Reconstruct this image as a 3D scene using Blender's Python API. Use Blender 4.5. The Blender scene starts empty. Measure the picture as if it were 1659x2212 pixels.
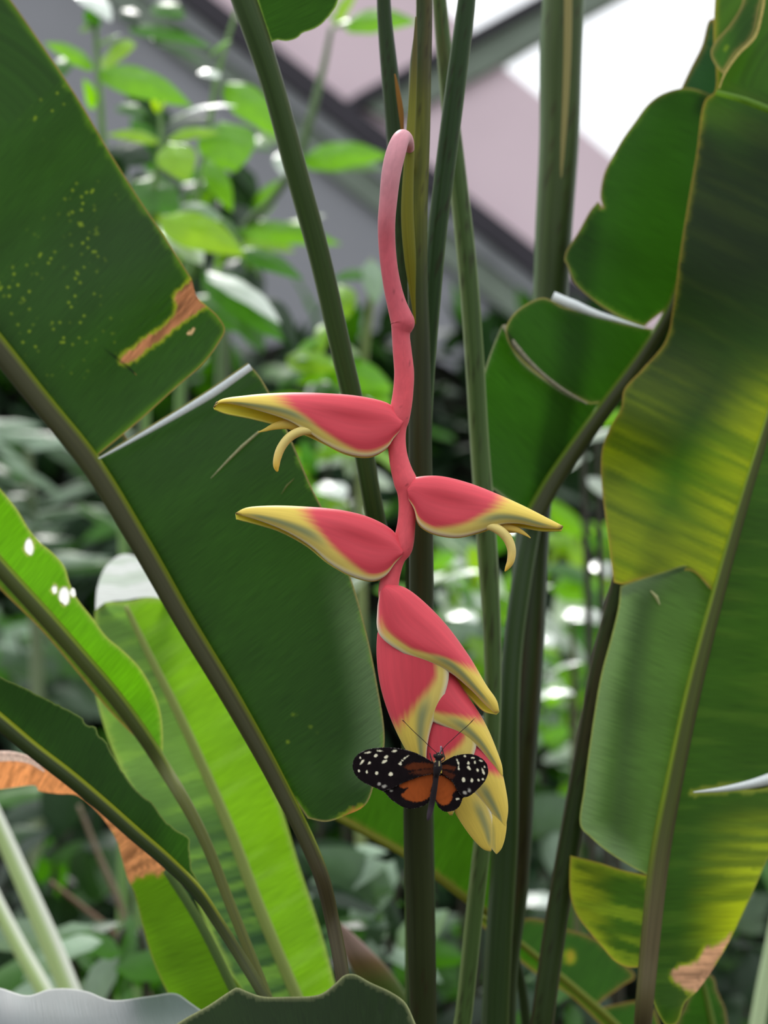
import bpy, math, random
import numpy as np
from mathutils import Vector, Matrix, noise as mnoise
from mathutils.geometry import delaunay_2d_cdt

random.seed(7)
rng = np.random.default_rng(11)
SC = bpy.context.scene
COL = SC.collection

# ------------------------------------------------------------------ camera
F = 4000.0                      # focal length in pixels of the 1659 x 2212 frame
CX, CY = 829.5, 1106.0
CAMZ = 1.5
PITCH = math.radians(5.0)
CAM = Vector((0, 0, CAMZ))
FWD = Vector((0, math.cos(PITCH), math.sin(PITCH)))
UPV = Vector((0, -math.sin(PITCH), math.cos(PITCH)))
RGT = Vector((1, 0, 0))


def P(x, y, d):
    """point at depth d seen at pixel (x, y)"""
    return CAM + FWD * d + RGT * ((x - CX) / F * d) - UPV * ((y - CY) / F * d)


def PY(x, y, Y):
    """point on the vertical plane at world distance Y"""
    r = FWD + RGT * ((x - CX) / F) - UPV * ((y - CY) / F)
    return CAM + r * (Y / r.y)


def P_np(x, y, d):
    x, y, d = np.broadcast_arrays(np.asarray(x, float), np.asarray(y, float), np.asarray(d, float))
    out = np.empty(x.shape + (3,))
    a = (x - CX) / F * d
    b = (y - CY) / F * d
    for i in range(3):
        out[..., i] = CAM[i] + FWD[i] * d + RGT[i] * a - UPV[i] * b
    return out


def proj_np(v):
    v = np.asarray(v, float) - np.array(CAM)
    d = v @ np.array(FWD)
    return CX + F * (v @ np.array(RGT)) / d, CY - F * (v @ np.array(UPV)) / d


def srgb(r, g, b):
    c = np.array([r, g, b], float) / 255.0
    return np.where(c <= 0.04045, c / 12.92, ((c + 0.055) / 1.055) ** 2.4)


def smoothstep(a, b, x):
    t = np.clip((np.asarray(x, float) - a) / (b - a), 0, 1)
    return t * t * (3 - 2 * t)


def mixc(a, b, f):
    f = np.asarray(f, float)[..., None]
    return np.asarray(a) * (1 - f) + np.asarray(b) * f


_h = rng.random((256, 256))


def vnoise(u, v):
    """smooth value noise on numpy arrays, 0..1"""
    u = np.asarray(u, float); v = np.asarray(v, float)
    iu = np.floor(u).astype(int); iv = np.floor(v).astype(int)
    fu = u - iu; fv = v - iv
    fu = fu * fu * (3 - 2 * fu); fv = fv * fv * (3 - 2 * fv)
    g = lambda a, b: _h[a % 256, b % 256]
    return (g(iu, iv) * (1 - fu) + g(iu + 1, iv) * fu) * (1 - fv) + (g(iu, iv + 1) * (1 - fu) + g(iu + 1, iv + 1) * fu) * fv


# ------------------------------------------------------------------ objects
def thing(name, label, cat, loc=(0, 0, 0), group=None):
    o = bpy.data.objects.new(name, None)
    COL.objects.link(o)
    o.location = loc
    o.empty_display_size = 0.05
    o['label'] = label
    o['category'] = cat
    if group:
        o['group'] = group
    return o


def mesh_obj(name, verts, faces, mat, parent=None, cols=None, trc=None, uvs=None, smooth=True):
    me = bpy.data.meshes.new(name)
    off = parent.location if parent is not None else Vector((0, 0, 0))
    # a sub-part's parent sits at the origin of its own parent, so walk up for the whole offset
    p = parent
    tot = Vector((0, 0, 0))
    while p is not None:
        tot += p.location
        p = p.parent
    vs = np.asarray(verts, float) - np.array(tot)
    me.from_pydata([tuple(v) for v in vs], [], [tuple(int(i) for i in f) for f in faces])
    n = len(vs)
    if cols is not None:
        a = me.color_attributes.new('Col', 'FLOAT_COLOR', 'POINT')
        buf = np.ones((n, 4), np.float32); buf[:, :3] = np.clip(cols, 0, 1)
        a.data.foreach_set('color', buf.ravel())
    if trc is not None:
        a = me.color_attributes.new('Trc', 'FLOAT_COLOR', 'POINT')
        buf = np.ones((n, 4), np.float32); buf[:, :3] = np.clip(trc, 0, 1)
        a.data.foreach_set('color', buf.ravel())
    if uvs is not None:
        a = me.attributes.new('vein', 'FLOAT_VECTOR', 'POINT')
        buf = np.zeros((n, 3), np.float32); buf[:, :2] = uvs
        a.data.foreach_set('vector', buf.ravel())
    if smooth:
        me.polygons.foreach_set('use_smooth', np.ones(len(me.polygons), bool))
    me.materials.append(mat)
    me.update()
    o = bpy.data.objects.new(name, me)
    COL.objects.link(o)
    if parent is not None:
        o.parent = parent
    return o


def structure(o):
    o['kind'] = 'structure'
    return o


# ------------------------------------------------------------------ curves
def catmull(pts, per):
    """centripetal-ish Catmull-Rom through rows of pts (any dimension); per = samples per span"""
    p = np.asarray(pts, float)
    if len(p) < 3:
        t = np.linspace(0, 1, per * (len(p) - 1) + 1)
        return np.array([p[0] + (p[-1] - p[0]) * q for q in t])
    ext = np.vstack([2 * p[0] - p[1], p, 2 * p[-1] - p[-2]])
    out = []
    for i in range(1, len(ext) - 2):
        p0, p1, p2, p3 = ext[i - 1:i + 3]
        d01 = max(np.linalg.norm(p1 - p0), 1e-9) ** .5
        d12 = max(np.linalg.norm(p2 - p1), 1e-9) ** .5
        d23 = max(np.linalg.norm(p3 - p2), 1e-9) ** .5
        m1 = (p1 - p0) / d01 - (p2 - p0) / (d01 + d12) + (p2 - p1) / d12
        m2 = (p2 - p1) / d12 - (p3 - p1) / (d12 + d23) + (p3 - p2) / d23
        m1 *= d12; m2 *= d12
        for k in range(per):
            t = k / per
            out.append((2 * t**3 - 3 * t**2 + 1) * p1 + (t**3 - 2 * t**2 + t) * m1 + (-2 * t**3 + 3 * t**2) * p2 + (t**3 - t**2) * m2)
    out.append(ext[-2])
    return np.array(out)


def resample(pl, n=None, step=None):
    seg = np.linalg.norm(np.diff(pl, axis=0), axis=1)
    s = np.concatenate([[0], np.cumsum(seg)])
    if n is None:
        n = max(2, int(round(s[-1] / step)) + 1)
    q = np.linspace(0, s[-1], n)
    return np.stack([np.interp(q, s, pl[:, k]) for k in range(pl.shape[1])], axis=1)


def outline_smooth(pts, step):
    """closed outline; a point with a third entry is a corner"""
    n = len(pts)
    corners = [i for i, p in enumerate(pts) if len(p) > 2]
    xy = [(float(p[0]), float(p[1])) for p in pts]
    if not corners:
        corners = [0]
    out = []
    for a, b in zip(corners, corners[1:] + [corners[0] + n]):
        seg = [xy[i % n] for i in range(a, b + 1)]
        c = resample(catmull(seg, 14), step=step) if len(seg) > 2 else resample(np.array(seg), step=step)
        out.append(c[:-1])
    return np.vstack(out)


def inside(poly, x, y):
    x = np.asarray(x, float); y = np.asarray(y, float)
    r = np.zeros(x.shape, bool)
    n = len(poly)
    j = n - 1
    for i in range(n):
        xi, yi = poly[i]; xj, yj = poly[j]
        if yi != yj:
            c = ((yi > y) != (yj > y)) & (x < (xj - xi) * (y - yi) / (yj - yi) + xi)
            r ^= c
        j = i
    return r


def dist_poly(poly, x, y, closed=True):
    """distance to a polyline, arc length at the nearest point, side"""
    x = np.asarray(x, float); y = np.asarray(y, float)
    best = np.full(x.shape, 1e18); arc = np.zeros(x.shape); side = np.ones(x.shape)
    q = np.vstack([poly, poly[:1]]) if closed else poly
    s0 = 0.0
    for (ax, ay), (bx, by) in zip(q[:-1], q[1:]):
        dx, dy = bx - ax, by - ay
        l2 = dx * dx + dy * dy
        if l2 < 1e-12:
            continue
        t = np.clip(((x - ax) * dx + (y - ay) * dy) / l2, 0, 1)
        ex = x - ax - t * dx; ey = y - ay - t * dy
        d = ex * ex + ey * ey
        m = d < best
        best = np.where(m, d, best)
        l = math.sqrt(l2)
        arc = np.where(m, s0 + t * l, arc)
        side = np.where(m, np.sign(dx * (y - ay) - dy * (x - ax)), side)
        s0 += l
    return np.sqrt(best), arc, side


# ------------------------------------------------------------------ materials
def nt(name):
    m = bpy.data.materials.new(name)
    m.use_nodes = True
    t = m.node_tree
    t.nodes.clear()
    return m, t, t.nodes.new('ShaderNodeOutputMaterial')


def N(t, kind, **kw):
    n = t.nodes.new(kind)
    for k, v in kw.items():
        if hasattr(n, k):
            setattr(n, k, v)
        else:
            n.inputs[k.replace('_', ' ')].default_value = v
    return n


def plant_mat(name, rough=0.45, trans=0.4, vein=(36.0, 1.6), vein_amt=0.25, bump=0.15, spec=0.4, coat=0.0, sheen=0.0, tone=1.0):
    """sheet of living tissue: reflects Col, lets Trc through; veins follow the 'vein' coordinates"""
    m, t, out = nt(name)
    L = t.links.new
    ca = N(t, 'ShaderNodeAttribute', attribute_name='Col')
    va = N(t, 'ShaderNodeAttribute', attribute_name='vein')
    mp = N(t, 'ShaderNodeMapping'); mp.inputs['Scale'].default_value = (vein[0], vein[1], 1)
    L(va.outputs['Vector'], mp.inputs['Vector'])
    nz = N(t, 'ShaderNodeTexNoise'); nz.inputs['Scale'].default_value = 1.0; nz.inputs['Detail'].default_value = 3.0
    L(mp.outputs['Vector'], nz.inputs['Vector'])
    mr = N(t, 'ShaderNodeMapRange')
    mr.inputs['From Min'].default_value = 0.3; mr.inputs['From Max'].default_value = 0.7
    mr.inputs['To Min'].default_value = tone * (1 - vein_amt); mr.inputs['To Max'].default_value = tone * (1 + vein_amt)
    L(nz.outputs['Fac'], mr.inputs['Value'])
    mu = N(t, 'ShaderNodeVectorMath', operation='SCALE')
    L(ca.outputs['Color'], mu.inputs[0]); L(mr.outputs['Result'], mu.inputs['Scale'])
    pb = N(t, 'ShaderNodeBsdfPrincipled')
    pb.inputs['Roughness'].default_value = rough
    pb.inputs['Specular IOR Level'].default_value = spec
    pb.inputs['Coat Weight'].default_value = coat
    pb.inputs['Sheen Weight'].default_value = sheen
    pb.inputs['Sheen Roughness'].default_value = 0.4
    L(mu.outputs['Vector'], pb.inputs['Base Color'])
    bp = N(t, 'ShaderNodeBump'); bp.inputs['Strength'].default_value = bump; bp.inputs['Distance'].default_value = 0.001
    L(nz.outputs['Fac'], bp.inputs['Height']); L(bp.outputs['Normal'], pb.inputs['Normal'])
    if trans > 0:
        ta = N(t, 'ShaderNodeAttribute', attribute_name='Trc')
        mu2 = N(t, 'ShaderNodeVectorMath', operation='SCALE')
        L(ta.outputs['Color'], mu2.inputs[0]); L(mr.outputs['Result'], mu2.inputs['Scale'])
        tb = N(t, 'ShaderNodeBsdfTranslucent')
        L(mu2.outputs['Vector'], tb.inputs['Color'])
        mx = N(t, 'ShaderNodeMixShader'); mx.inputs['Fac'].default_value = trans
        L(pb.outputs[0], mx.inputs[1]); L(tb.outputs[0], mx.inputs[2]); L(mx.outputs[0], out.inputs['Surface'])
    else:
        L(pb.outputs[0], out.inputs['Surface'])
    return m


def flat_mat(name, color, rough=0.7, spec=0.3, nscale=6.0, amt=0.12, bump=0.05, sub=0.0, metal=0.0):
    """plain procedural surface with a little mottling"""
    m, t, out = nt(name)
    L = t.links.new
    tc = N(t, 'ShaderNodeTexCoord')
    nz = N(t, 'ShaderNodeTexNoise'); nz.inputs['Scale'].default_value = nscale; nz.inputs['Detail'].default_value = 5
    L(tc.outputs['Object'], nz.inputs['Vector'])
    rp = N(t, 'ShaderNodeValToRGB')
    c = np.array(color, float)
    rp.color_ramp.elements[0].color = (*np.clip(c * (1 - amt), 0, 1), 1); rp.color_ramp.elements[0].position = 0.3
    rp.color_ramp.elements[1].color = (*np.clip(c * (1 + amt), 0, 1), 1); rp.color_ramp.elements[1].position = 0.7
    L(nz.outputs['Fac'], rp.inputs['Fac'])
    pb = N(t, 'ShaderNodeBsdfPrincipled')
    pb.inputs['Roughness'].default_value = rough
    pb.inputs['Specular IOR Level'].default_value = spec
    pb.inputs['Metallic'].default_value = metal
    L(rp.outputs['Color'], pb.inputs['Base Color'])
    bp = N(t, 'ShaderNodeBump'); bp.inputs['Strength'].default_value = bump; bp.inputs['Distance'].default_value = 0.01
    L(nz.outputs['Fac'], bp.inputs['Height']); L(bp.outputs['Normal'], pb.inputs['Normal'])
    L(pb.outputs[0], out.inputs['Surface'])
    return m


# ------------------------------------------------------------------ builders
def tube(name, parent, rows, mat, color, seg=18, per=8, squash=1.0, squash_dir=None, cap=True, lumps=0.0, trc=None):
    """rows: (world point, radius); color: rgb or f(s, theta, px, py) -> rgb"""
    arr = np.array([[*r[0], r[1]] for r in rows], float)
    c = catmull(arr, per)
    c[:, 3] = np.maximum(c[:, 3], 1e-5)
    pts = c[:, :3]; rad = c[:, 3]
    n = len(pts)
    tan = np.gradient(pts, axis=0); tan /= np.linalg.norm(tan, axis=1)[:, None]
    seglen = np.concatenate([[0], np.cumsum(np.linalg.norm(np.diff(pts, axis=0), axis=1))])
    # frame: one axis towards the viewer's side of the plant so colour by angle is stable along the tube
    ref = np.array(squash_dir if squash_dir is not None else (0, -1, 0), float)
    V, UV, S, T = [], [], [], []
    th = np.linspace(0, 2 * math.pi, seg, endpoint=False)
    for i in range(n):
        a = ref - tan[i] * (ref @ tan[i])
        if np.linalg.norm(a) < 1e-3:
            a = np.array((1., 0, 0)) - tan[i] * tan[i][0]
        a /= np.linalg.norm(a)
        b = np.cross(tan[i], a)
        for q in th:
            rr = rad[i] * (1 + lumps * (vnoise(q * 1.3 + 5, seglen[i] * 60) - .5))
            V.append(pts[i] + rr * (a * math.cos(q) * squash + b * math.sin(q)))
            S.append(i / (n - 1)); T.append(q)
            UV.append((q * 0.6, seglen[i] * 10))
    Fc = []
    for i in range(n - 1):
        for j in range(seg):
            k = (j + 1) % seg
            Fc.append((i * seg + j, i * seg + k, (i + 1) * seg + k, (i + 1) * seg + j))
    if cap:
        for i in (0, n - 1):
            V.append(pts[i] + tan[i] * rad[i] * (0.5 if i else -0.5)); S.append(1.0 if i else 0.0); T.append(0); UV.append((0, seglen[i] * 10))
            ce = len(V) - 1
            for j in range(seg):
                k = (j + 1) % seg
                Fc.append((ce, i * seg + k, i * seg + j) if i == 0 else (ce, i * seg + j, i * seg + k))
    V = np.array(V); S = np.array(S); T = np.array(T)
    px, py = proj_np(V)
    cols = color(S, T, px, py) if callable(color) else np.tile(np.asarray(color, float), (len(V), 1))
    return mesh_obj(name, V, Fc, mat, parent, cols=cols, trc=cols if trc is None else np.tile(np.asarray(trc), (len(V), 1)), uvs=np.array(UV))


def px_rows(rows):
    """(x, y, depth, radius in pixels) -> world rows"""
    return [(P(x, y, d), r * d / F) for x, y, d, r in rows]


def ground_rows(rows, gx=None, gd=None, k=1.0):
    """carry a stem whose last row is below the frame down to the soil"""
    p, r = rows[-1]
    gx = p.x if gx is None else gx
    gy = p.y if gd is None else gd
    q = Vector((gx, gy, -0.02))
    m = p.lerp(q, 0.5)
    return rows + [(m, r * (1 + .15 * k)), (q, r * (1 + .3 * k))]


class Depth:
    def __init__(self, base, cx=0, cy=0, gx=0, gy=0, bow=0, foldl=0, foldr=0, ripple=0, rf=0.02, wave=0):
        self.__dict__.update(locals())

    def at(self, x, y, dist, arc, side):
        d = self.base + self.gx * (x - self.cx) / 1000 + self.gy * (y - self.cy) / 1000
        d = d + self.bow * (dist / 300) ** 2
        d = d + np.where(side < 0, self.foldl, self.foldr) * dist / 300
        d = d + self.ripple * np.sin(arc * self.rf + 1.3 * np.sin(arc * self.rf * .37)) * np.clip(dist / 250, 0, 1.3)
        d = d + self.wave * (vnoise(x / 160 + 3, y / 160 + 9) - .5)
        return d


def blade(name, parent, outline, midrib, dp, mat, color, step=8.0, vk=0.15, rim=None, holes=(), jag=0.0, ring=5.0):
    """leaf sheet with the given outline; color(x, y, u, v, edge, side) -> (Col, Trc)"""
    O = outline_smooth(outline, step)
    if jag:
        nrm = np.roll(O, -1, 0) - np.roll(O, 1, 0)
        nrm = np.stack([-nrm[:, 1], nrm[:, 0]], 1) / np.maximum(np.linalg.norm(nrm, axis=1), 1e-6)[:, None]
        k = np.arange(len(O))
        O = O + nrm * (jag * (vnoise(k * .9, k * 0 + 3) - .5) * 2)[:, None]
    M = resample(catmull([m[:2] for m in midrib], 10), step=25)
    H = [outline_smooth(h, step * .6) for h in holes]
    x0, y0 = O.min(0); x1, y1 = O.max(0)
    gx, gy = np.meshgrid(np.arange(x0, x1, step), np.arange(y0, y1, step * .866))
    gx = gx + (np.arange(gx.shape[0])[:, None] % 2) * step * .5
    gx = gx.ravel() + rng.uniform(-.12, .12, gx.size) * step
    gy = gy.ravel() + rng.uniform(-.12, .12, gy.size) * step
    ok = inside(O, gx, gy)
    gx, gy = gx[ok], gy[ok]
    # one row of vertices just inside the outline keeps the rim colour even
    ring = min(ring, step * .8)
    nr = np.roll(O, -1, 0) - np.roll(O, 1, 0)
    nr = np.stack([-nr[:, 1], nr[:, 0]], 1) / np.maximum(np.linalg.norm(nr, axis=1), 1e-6)[:, None]
    R1_, R2_ = O + nr * ring, O - nr * ring
    rg = R1_ if inside(O, R1_[:, 0], R1_[:, 1]).sum() > len(O) / 2 else R2_
    rg = rg[inside(O, rg[:, 0], rg[:, 1])]
    rg = rg[dist_poly(O, rg[:, 0], rg[:, 1])[0] > ring * .93]
    for h in H:
        rg = rg[~inside(h, rg[:, 0], rg[:, 1])]
    ok = dist_poly(O, gx, gy)[0] > ring + step * .5
    for h in H:
        ok &= ~inside(h, gx, gy) & (dist_poly(h, gx, gy)[0] > step * .4)
    gx, gy = gx[ok], gy[ok]
    loops = [O] + H
    pts = np.vstack(loops + [rg, np.stack([gx, gy], 1)])
    edges = []; o = 0
    for l in loops:
        edges += [(o + i, o + (i + 1) % len(l)) for i in range(len(l))]; o += len(l)
    r = delaunay_2d_cdt([Vector((a, b)) for a, b in pts], edges, [], 0, 1e-4)
    V = np.array([(v.x, v.y) for v in r[0]])
    T = np.array([f for f in r[2] if len(f) == 3])
    c = V[T].mean(1)
    ok = inside(O, c[:, 0], c[:, 1])
    for h in H:
        ok &= ~inside(h, c[:, 0], c[:, 1])
    T = T[ok]
    used = np.unique(T); remap = -np.ones(len(V), int); remap[used] = np.arange(len(used))
    V = V[used]; T = remap[T]
    x, y = V[:, 0], V[:, 1]
    dist, arc, side = dist_poly(M, x, y, closed=False)
    edge = dist_poly(O, x, y)[0]
    for h in H:
        edge = np.minimum(edge, dist_poly(h, x, y)[0] + 2)
    u = arc - vk * dist
    col, tr = color(x, y, u, dist * side, edge, side)
    d = dp.at(x, y, dist, arc, side)
    W = P_np(x, y, d)
    T = T[:, ::-1]
    return mesh_obj(name, W, T, mat, parent, cols=col, trc=tr, uvs=np.stack([u / 100, dist * side / 100], 1))


def on_sheet(dp, midrib, lift=1.5):
    """function giving the depth just in front of a blade at a pixel"""
    M = resample(catmull([m[:2] for m in midrib], 10), step=25)

    def f(x, y):
        x = np.atleast_1d(np.asarray(x, float)); y = np.atleast_1d(np.asarray(y, float))
        dist, arc, side = dist_poly(M, x, y, closed=False)
        d = dp.at(x, y, dist, arc, side)
        return float((d - lift * d / F)[0])
    return f


def sheet_depth(dp, midrib):
    """depth of a blade's midrib line at each midrib point"""
    M = resample(catmull([m[:2] for m in midrib], 10), step=25)
    x = np.array([m[0] for m in midrib], float); y = np.array([m[1] for m in midrib], float)
    dist, arc, side = dist_poly(M, x, y, closed=False)
    return dp.at(x, y, dist * 0, arc, side)
# ================================================================== materials
M_LEAF = plant_mat('heliconia_leaf_tissue', rough=0.45, trans=0.45, vein_amt=0.18, bump=0.12, spec=0.2)
M_GLOSS = plant_mat('waxy_leaf_top', rough=0.3, trans=0.15, vein_amt=0.10, bump=0.12, spec=0.9)
M_STEM = plant_mat('heliconia_stem_skin', rough=0.42, trans=0.0, vein=(5.0, 0.9), vein_amt=0.22, bump=0.1, spec=0.16, sheen=0.0, tone=.52)
M_PALE = plant_mat('pale_stem_skin', rough=0.5, trans=0.0, vein=(5.0, 0.9), vein_amt=0.12, bump=0.1, spec=0.3, tone=.85)
M_DRY = plant_mat('dried_leaf_tissue', rough=0.75, trans=0.35, vein=(14.0, 2.0), vein_amt=0.3, bump=0.4, spec=0.15)
M_BRACT = plant_mat('bract_skin', rough=0.5, trans=0.2, vein=(1.2, 14.0), vein_amt=0.07, bump=0.06, spec=0.3, sheen=0.2)
M_WING = plant_mat('butterfly_wing_scales', rough=0.6, trans=0.12, vein=(10, 10), vein_amt=0.10, bump=0.1, spec=0.1, sheen=0.0)
M_BODY = plant_mat('butterfly_body_hair', rough=0.7, trans=0.0, vein=(10, 10), vein_amt=0.3, bump=0.3, spec=0.2, sheen=0.06)

RIM = srgb(150, 120, 60)
BROWN = srgb(150, 95, 55)


def leafcol(base, tr, rim=RIM, rimw=4.0, fringe=None, fw=22.0, patches=(), specks=0.0, speck_boxes=(), streak=0.0, streak_col=None, grad=None, k=0.21, kt=0.42):
    base = np.asarray(base, float) * k; tr = np.asarray(tr, float) * kt

    def f(x, y, u, v, edge, side):
        n = vnoise(u / 60 + 11, v / 160 + 4)
        c = base * (0.86 + 0.28 * n)[:, None]
        t = tr * (0.86 + 0.28 * n)[:, None]
        if grad is not None:                       # blade areas recoloured: tissue tones and painted reflections
            for fn, gc, gt in grad:
                w = fn(x, y, u, v, edge, side)
                c = mixc(c, gc, w); t = mixc(t, gt, w)
        if streak:
            w = smoothstep(.52, .8, vnoise(u / 16 + 31, v / 210 + 2)) * streak
            c = mixc(c, streak_col, w * .8); t = mixc(t, np.asarray(streak_col) * 1.3, w)
        if fringe is not None:
            w = (1 - smoothstep(0, fw * (0.35 + 1.1 * vnoise(u / 14, v * 0 + 6)), edge)) * .8
            c = mixc(c, fringe, w); t = mixc(t, np.asarray(fringe) * 1.2, w)
        if rim is not None:
            w = 1 - smoothstep(rimw * .5, rimw * 1.6, edge)
            c = mixc(c, rim, w); t = mixc(t, np.asarray(rim) * .8, w)
        for cx, cy, rx, ry, dens in speck_boxes:   # yellow scale specks in a cluster
            w = np.exp(-(((x - cx) / rx) ** 2 + ((y - cy) / ry) ** 2))
            s = .75 * smoothstep(.88 - .06 * dens, .96 - .06 * dens, vnoise(u / 3.6 + 70, v / 5.0 + 13)) * smoothstep(.2, .7, w)
            c = mixc(c, srgb(130, 160, 30), s * .8); t = mixc(t, srgb(150, 170, 30), s * .8)
        for poly, soft, pc, ptc in patches:
            pl = outline_smooth(poly, 6)
            ins = inside(pl, x, y); dd = dist_poly(pl, x, y)[0]
            sd = np.where(ins, dd, -dd) + (vnoise(x / 9, y / 9) - .5) * soft
            halo = smoothstep(-9, -2, sd) * (.7 if soft >= 5 else 0)
            c = mixc(c, srgb(110, 130, 25), halo); t = mixc(t, srgb(165, 180, 25), halo)
            w = smoothstep(-soft * .4, soft * .4, sd)
            nn = (.45 + 1.0 * vnoise(u / 5 + 3, v / 40 + 8))[:, None]
            c = c * (1 - w[:, None]) + np.asarray(pc) * nn * w[:, None]
            t = t * (1 - w[:, None]) + np.asarray(ptc) * nn * w[:, None]
        return c, t
    return f


def rib(name, parent, midrib, dp, color, lift=6.0, squash=0.8, mat=None, tail=None):
    """midrib tube along a blade: midrib rows are (x, y, radius px); it stands lift px proud of the sheet"""
    d = sheet_depth(dp, midrib)
    rows = px_rows([(m[0], m[1], dd - lift * dd / F, m[2]) for m, dd in zip(midrib, d)])
    if tail:                                       # the leaf stalk carries straight on from the midrib
        rows = ground_rows(px_rows(tail))[::-1] + rows
    return tube(name, parent, rows, mat or M_STEM, color, seg=14, squash=squash), rows


def ribcol(main, edge_c, lo=0.35, hi=1.05, other=None, low=None, flip=1):
    """midrib colour: a brighter band along one flank"""
    def f(s, th, px, py):
        w = smoothstep(lo, lo + .25, np.sin(th) * np.sign(hi) * flip)
        c = mixc(np.tile(np.asarray(main, float), (len(s), 1)), edge_c, w)
        if other is not None:
            c = mixc(c, other, smoothstep(.5, .9, -np.sin(th) * np.sign(hi) * flip))
        if low is not None:                        # the stalk below the blade is duller
            c = mixc(c, low[2], smoothstep(low[0], low[1], py) * .9)
        return c
    return f


def curl(name, parent, a_pts, width, dp_at, mat, col, twist=0.0, out=1.0, n=40):
    """rolled-over torn edge: a narrow gutter along the pixel path a_pts, width px (list along the path)"""
    c = resample(catmull(a_pts, 10), n=n)
    w = np.interp(np.linspace(0, 1, n), np.linspace(0, 1, len(width)), width)
    tan = np.gradient(c, axis=0); tan /= np.linalg.norm(tan, axis=1)[:, None]
    nr = np.stack([tan[:, 1], -tan[:, 0]], 1) * out
    K = 9
    V, UV = [], []
    for i in range(n):
        for k in range(K):
            a = k / (K - 1)
            ang = a * math.pi * .95
            off = w[i] * (1 - math.cos(ang)) / 2
            dep = -w[i] * .55 * math.sin(ang)
            d0 = dp_at(c[i][0], c[i][1])
            V.append(P(c[i][0] + nr[i][0] * off, c[i][1] + nr[i][1] * off, d0 + (dep - 2) * d0 / F))
            UV.append((i * .1, a))
    Fc = [(i * K + k, i * K + k + 1, (i + 1) * K + k + 1, (i + 1) * K + k) for i in range(n - 1) for k in range(K - 1)]
    cols = np.tile(np.asarray(col, float), (len(V), 1))
    return mesh_obj(name, V, Fc, mat, parent, cols=cols, trc=cols, uvs=np.array(UV))


G_DARK = srgb(58, 98, 42); T_DARK = srgb(70, 130, 25)
G_MID = srgb(72, 120, 44); T_MID = srgb(95, 165, 20)
G_LIT = srgb(105, 165, 60); T_LIT = srgb(140, 205, 30)
STEM_D = srgb(62, 82, 42); STEM_B = srgb(80, 75, 50); STEM_L = srgb(120, 140, 70)
YRIB = srgb(165, 185, 50)
PALE = srgb(215, 222, 222)  # curled edges: whitish leaf wax with sky reflection painted in

# ================================================================== big leaf on the left
L1 = thing('heliconia_leaf', 'huge dark green leaf with a brown burnt notch, behind the left bracts', 'leaf', P(760, 2230, 1.06))
mid1 = [(750, 2190, 13), (735, 2100, 14), (690, 1880, 17), (600, 1690, 19), (500, 1510, 21), (400, 1345, 22), (300, 1170, 23), (195, 1000, 24), (90, 870, 24), (-10, 745, 25), (-120, 610, 24), (-230, 480, 22)]
dp1 = Depth(1.115, cx=400, cy=1200, gx=-0.10, gy=-0.055, bow=0.004, foldr=-0.012, ripple=0.004, rf=.011)
STEP1 = 5.5
up1 = [(-230, -260), (-60, -110), (20, -5), (90, 95), (170, 215), (235, 325), (300, 428), (355, 510), (405, 588), (414, 602, 'c'), (425, 640), (446, 660), (470, 682), (486, 712), (472, 742), (440, 785), (380, 838), (300, 910), (196, 996, 'c'), (150, 925), (90, 855), (-12, 735), (-120, 600), (-240, 460, 'c'), (-330, 100)]
lo1 = [(194, 1000, 'c'), (260, 958), (360, 898), (450, 842), (535, 784, 'c'), (560, 812), (592, 868), (640, 975), (672, 1050), (700, 1105), (735, 1185), (765, 1270), (795, 1380), (815, 1480), (830, 1575), (829, 1620), (812, 1680), (790, 1738), (745, 1762), (705, 1775), (665, 1768, 'c'), (600, 1670), (500, 1490), (400, 1328), (300, 1155)]
burn = [(414, 603, 'c'), (436, 652), (445, 662, 'c'), (400, 690), (340, 738), (280, 782), (262, 785), (262, 775), (310, 735), (370, 690), (382, 665), (380, 640), (395, 620)]
c1 = leafcol(G_DARK, T_DARK, rim=srgb(150, 122, 62), rimw=2.6, fringe=srgb(80, 118, 15), fw=16,
             patches=[(burn, 6, srgb(165, 115, 80), srgb(150, 95, 60)), ([(405, 722), (412, 712), (420, 708), (414, 724)], 3, srgb(200, 170, 130), srgb(200, 160, 110))],
             speck_boxes=[(140, 545, 90, 80, .8), (40, 610, 60, 40, 1), (190, 430, 60, 60, .4), (100, 700, 160, 120, .1), (90, 200, 60, 90, .1)])
blade('blade', L1, up1, mid1, dp1, M_LEAF, c1, step=STEP1)
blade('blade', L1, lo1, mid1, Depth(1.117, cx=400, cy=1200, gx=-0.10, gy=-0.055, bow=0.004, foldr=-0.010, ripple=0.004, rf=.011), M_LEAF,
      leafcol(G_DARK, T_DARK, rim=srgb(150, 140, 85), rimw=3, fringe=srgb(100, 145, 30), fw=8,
              patches=[([(735, 1770), (760, 1752), (785, 1742), (782, 1750), (760, 1762)], 5, srgb(170, 110, 60), srgb(180, 110, 50))],
              speck_boxes=[(640, 1580, 40, 40, .3)],
              grad=[(lambda x, y, u, v, e, s: smoothstep(1150, 1400, y) * (1 - smoothstep(1640, 1720, y)) * (1 - smoothstep(0, 90, e)) * smoothstep(640, 740, x) * .6, srgb(120, 145, 112), srgb(90, 125, 60))]), step=7.5)  # pale right edge paints in the reflection at grazing angle
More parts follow.
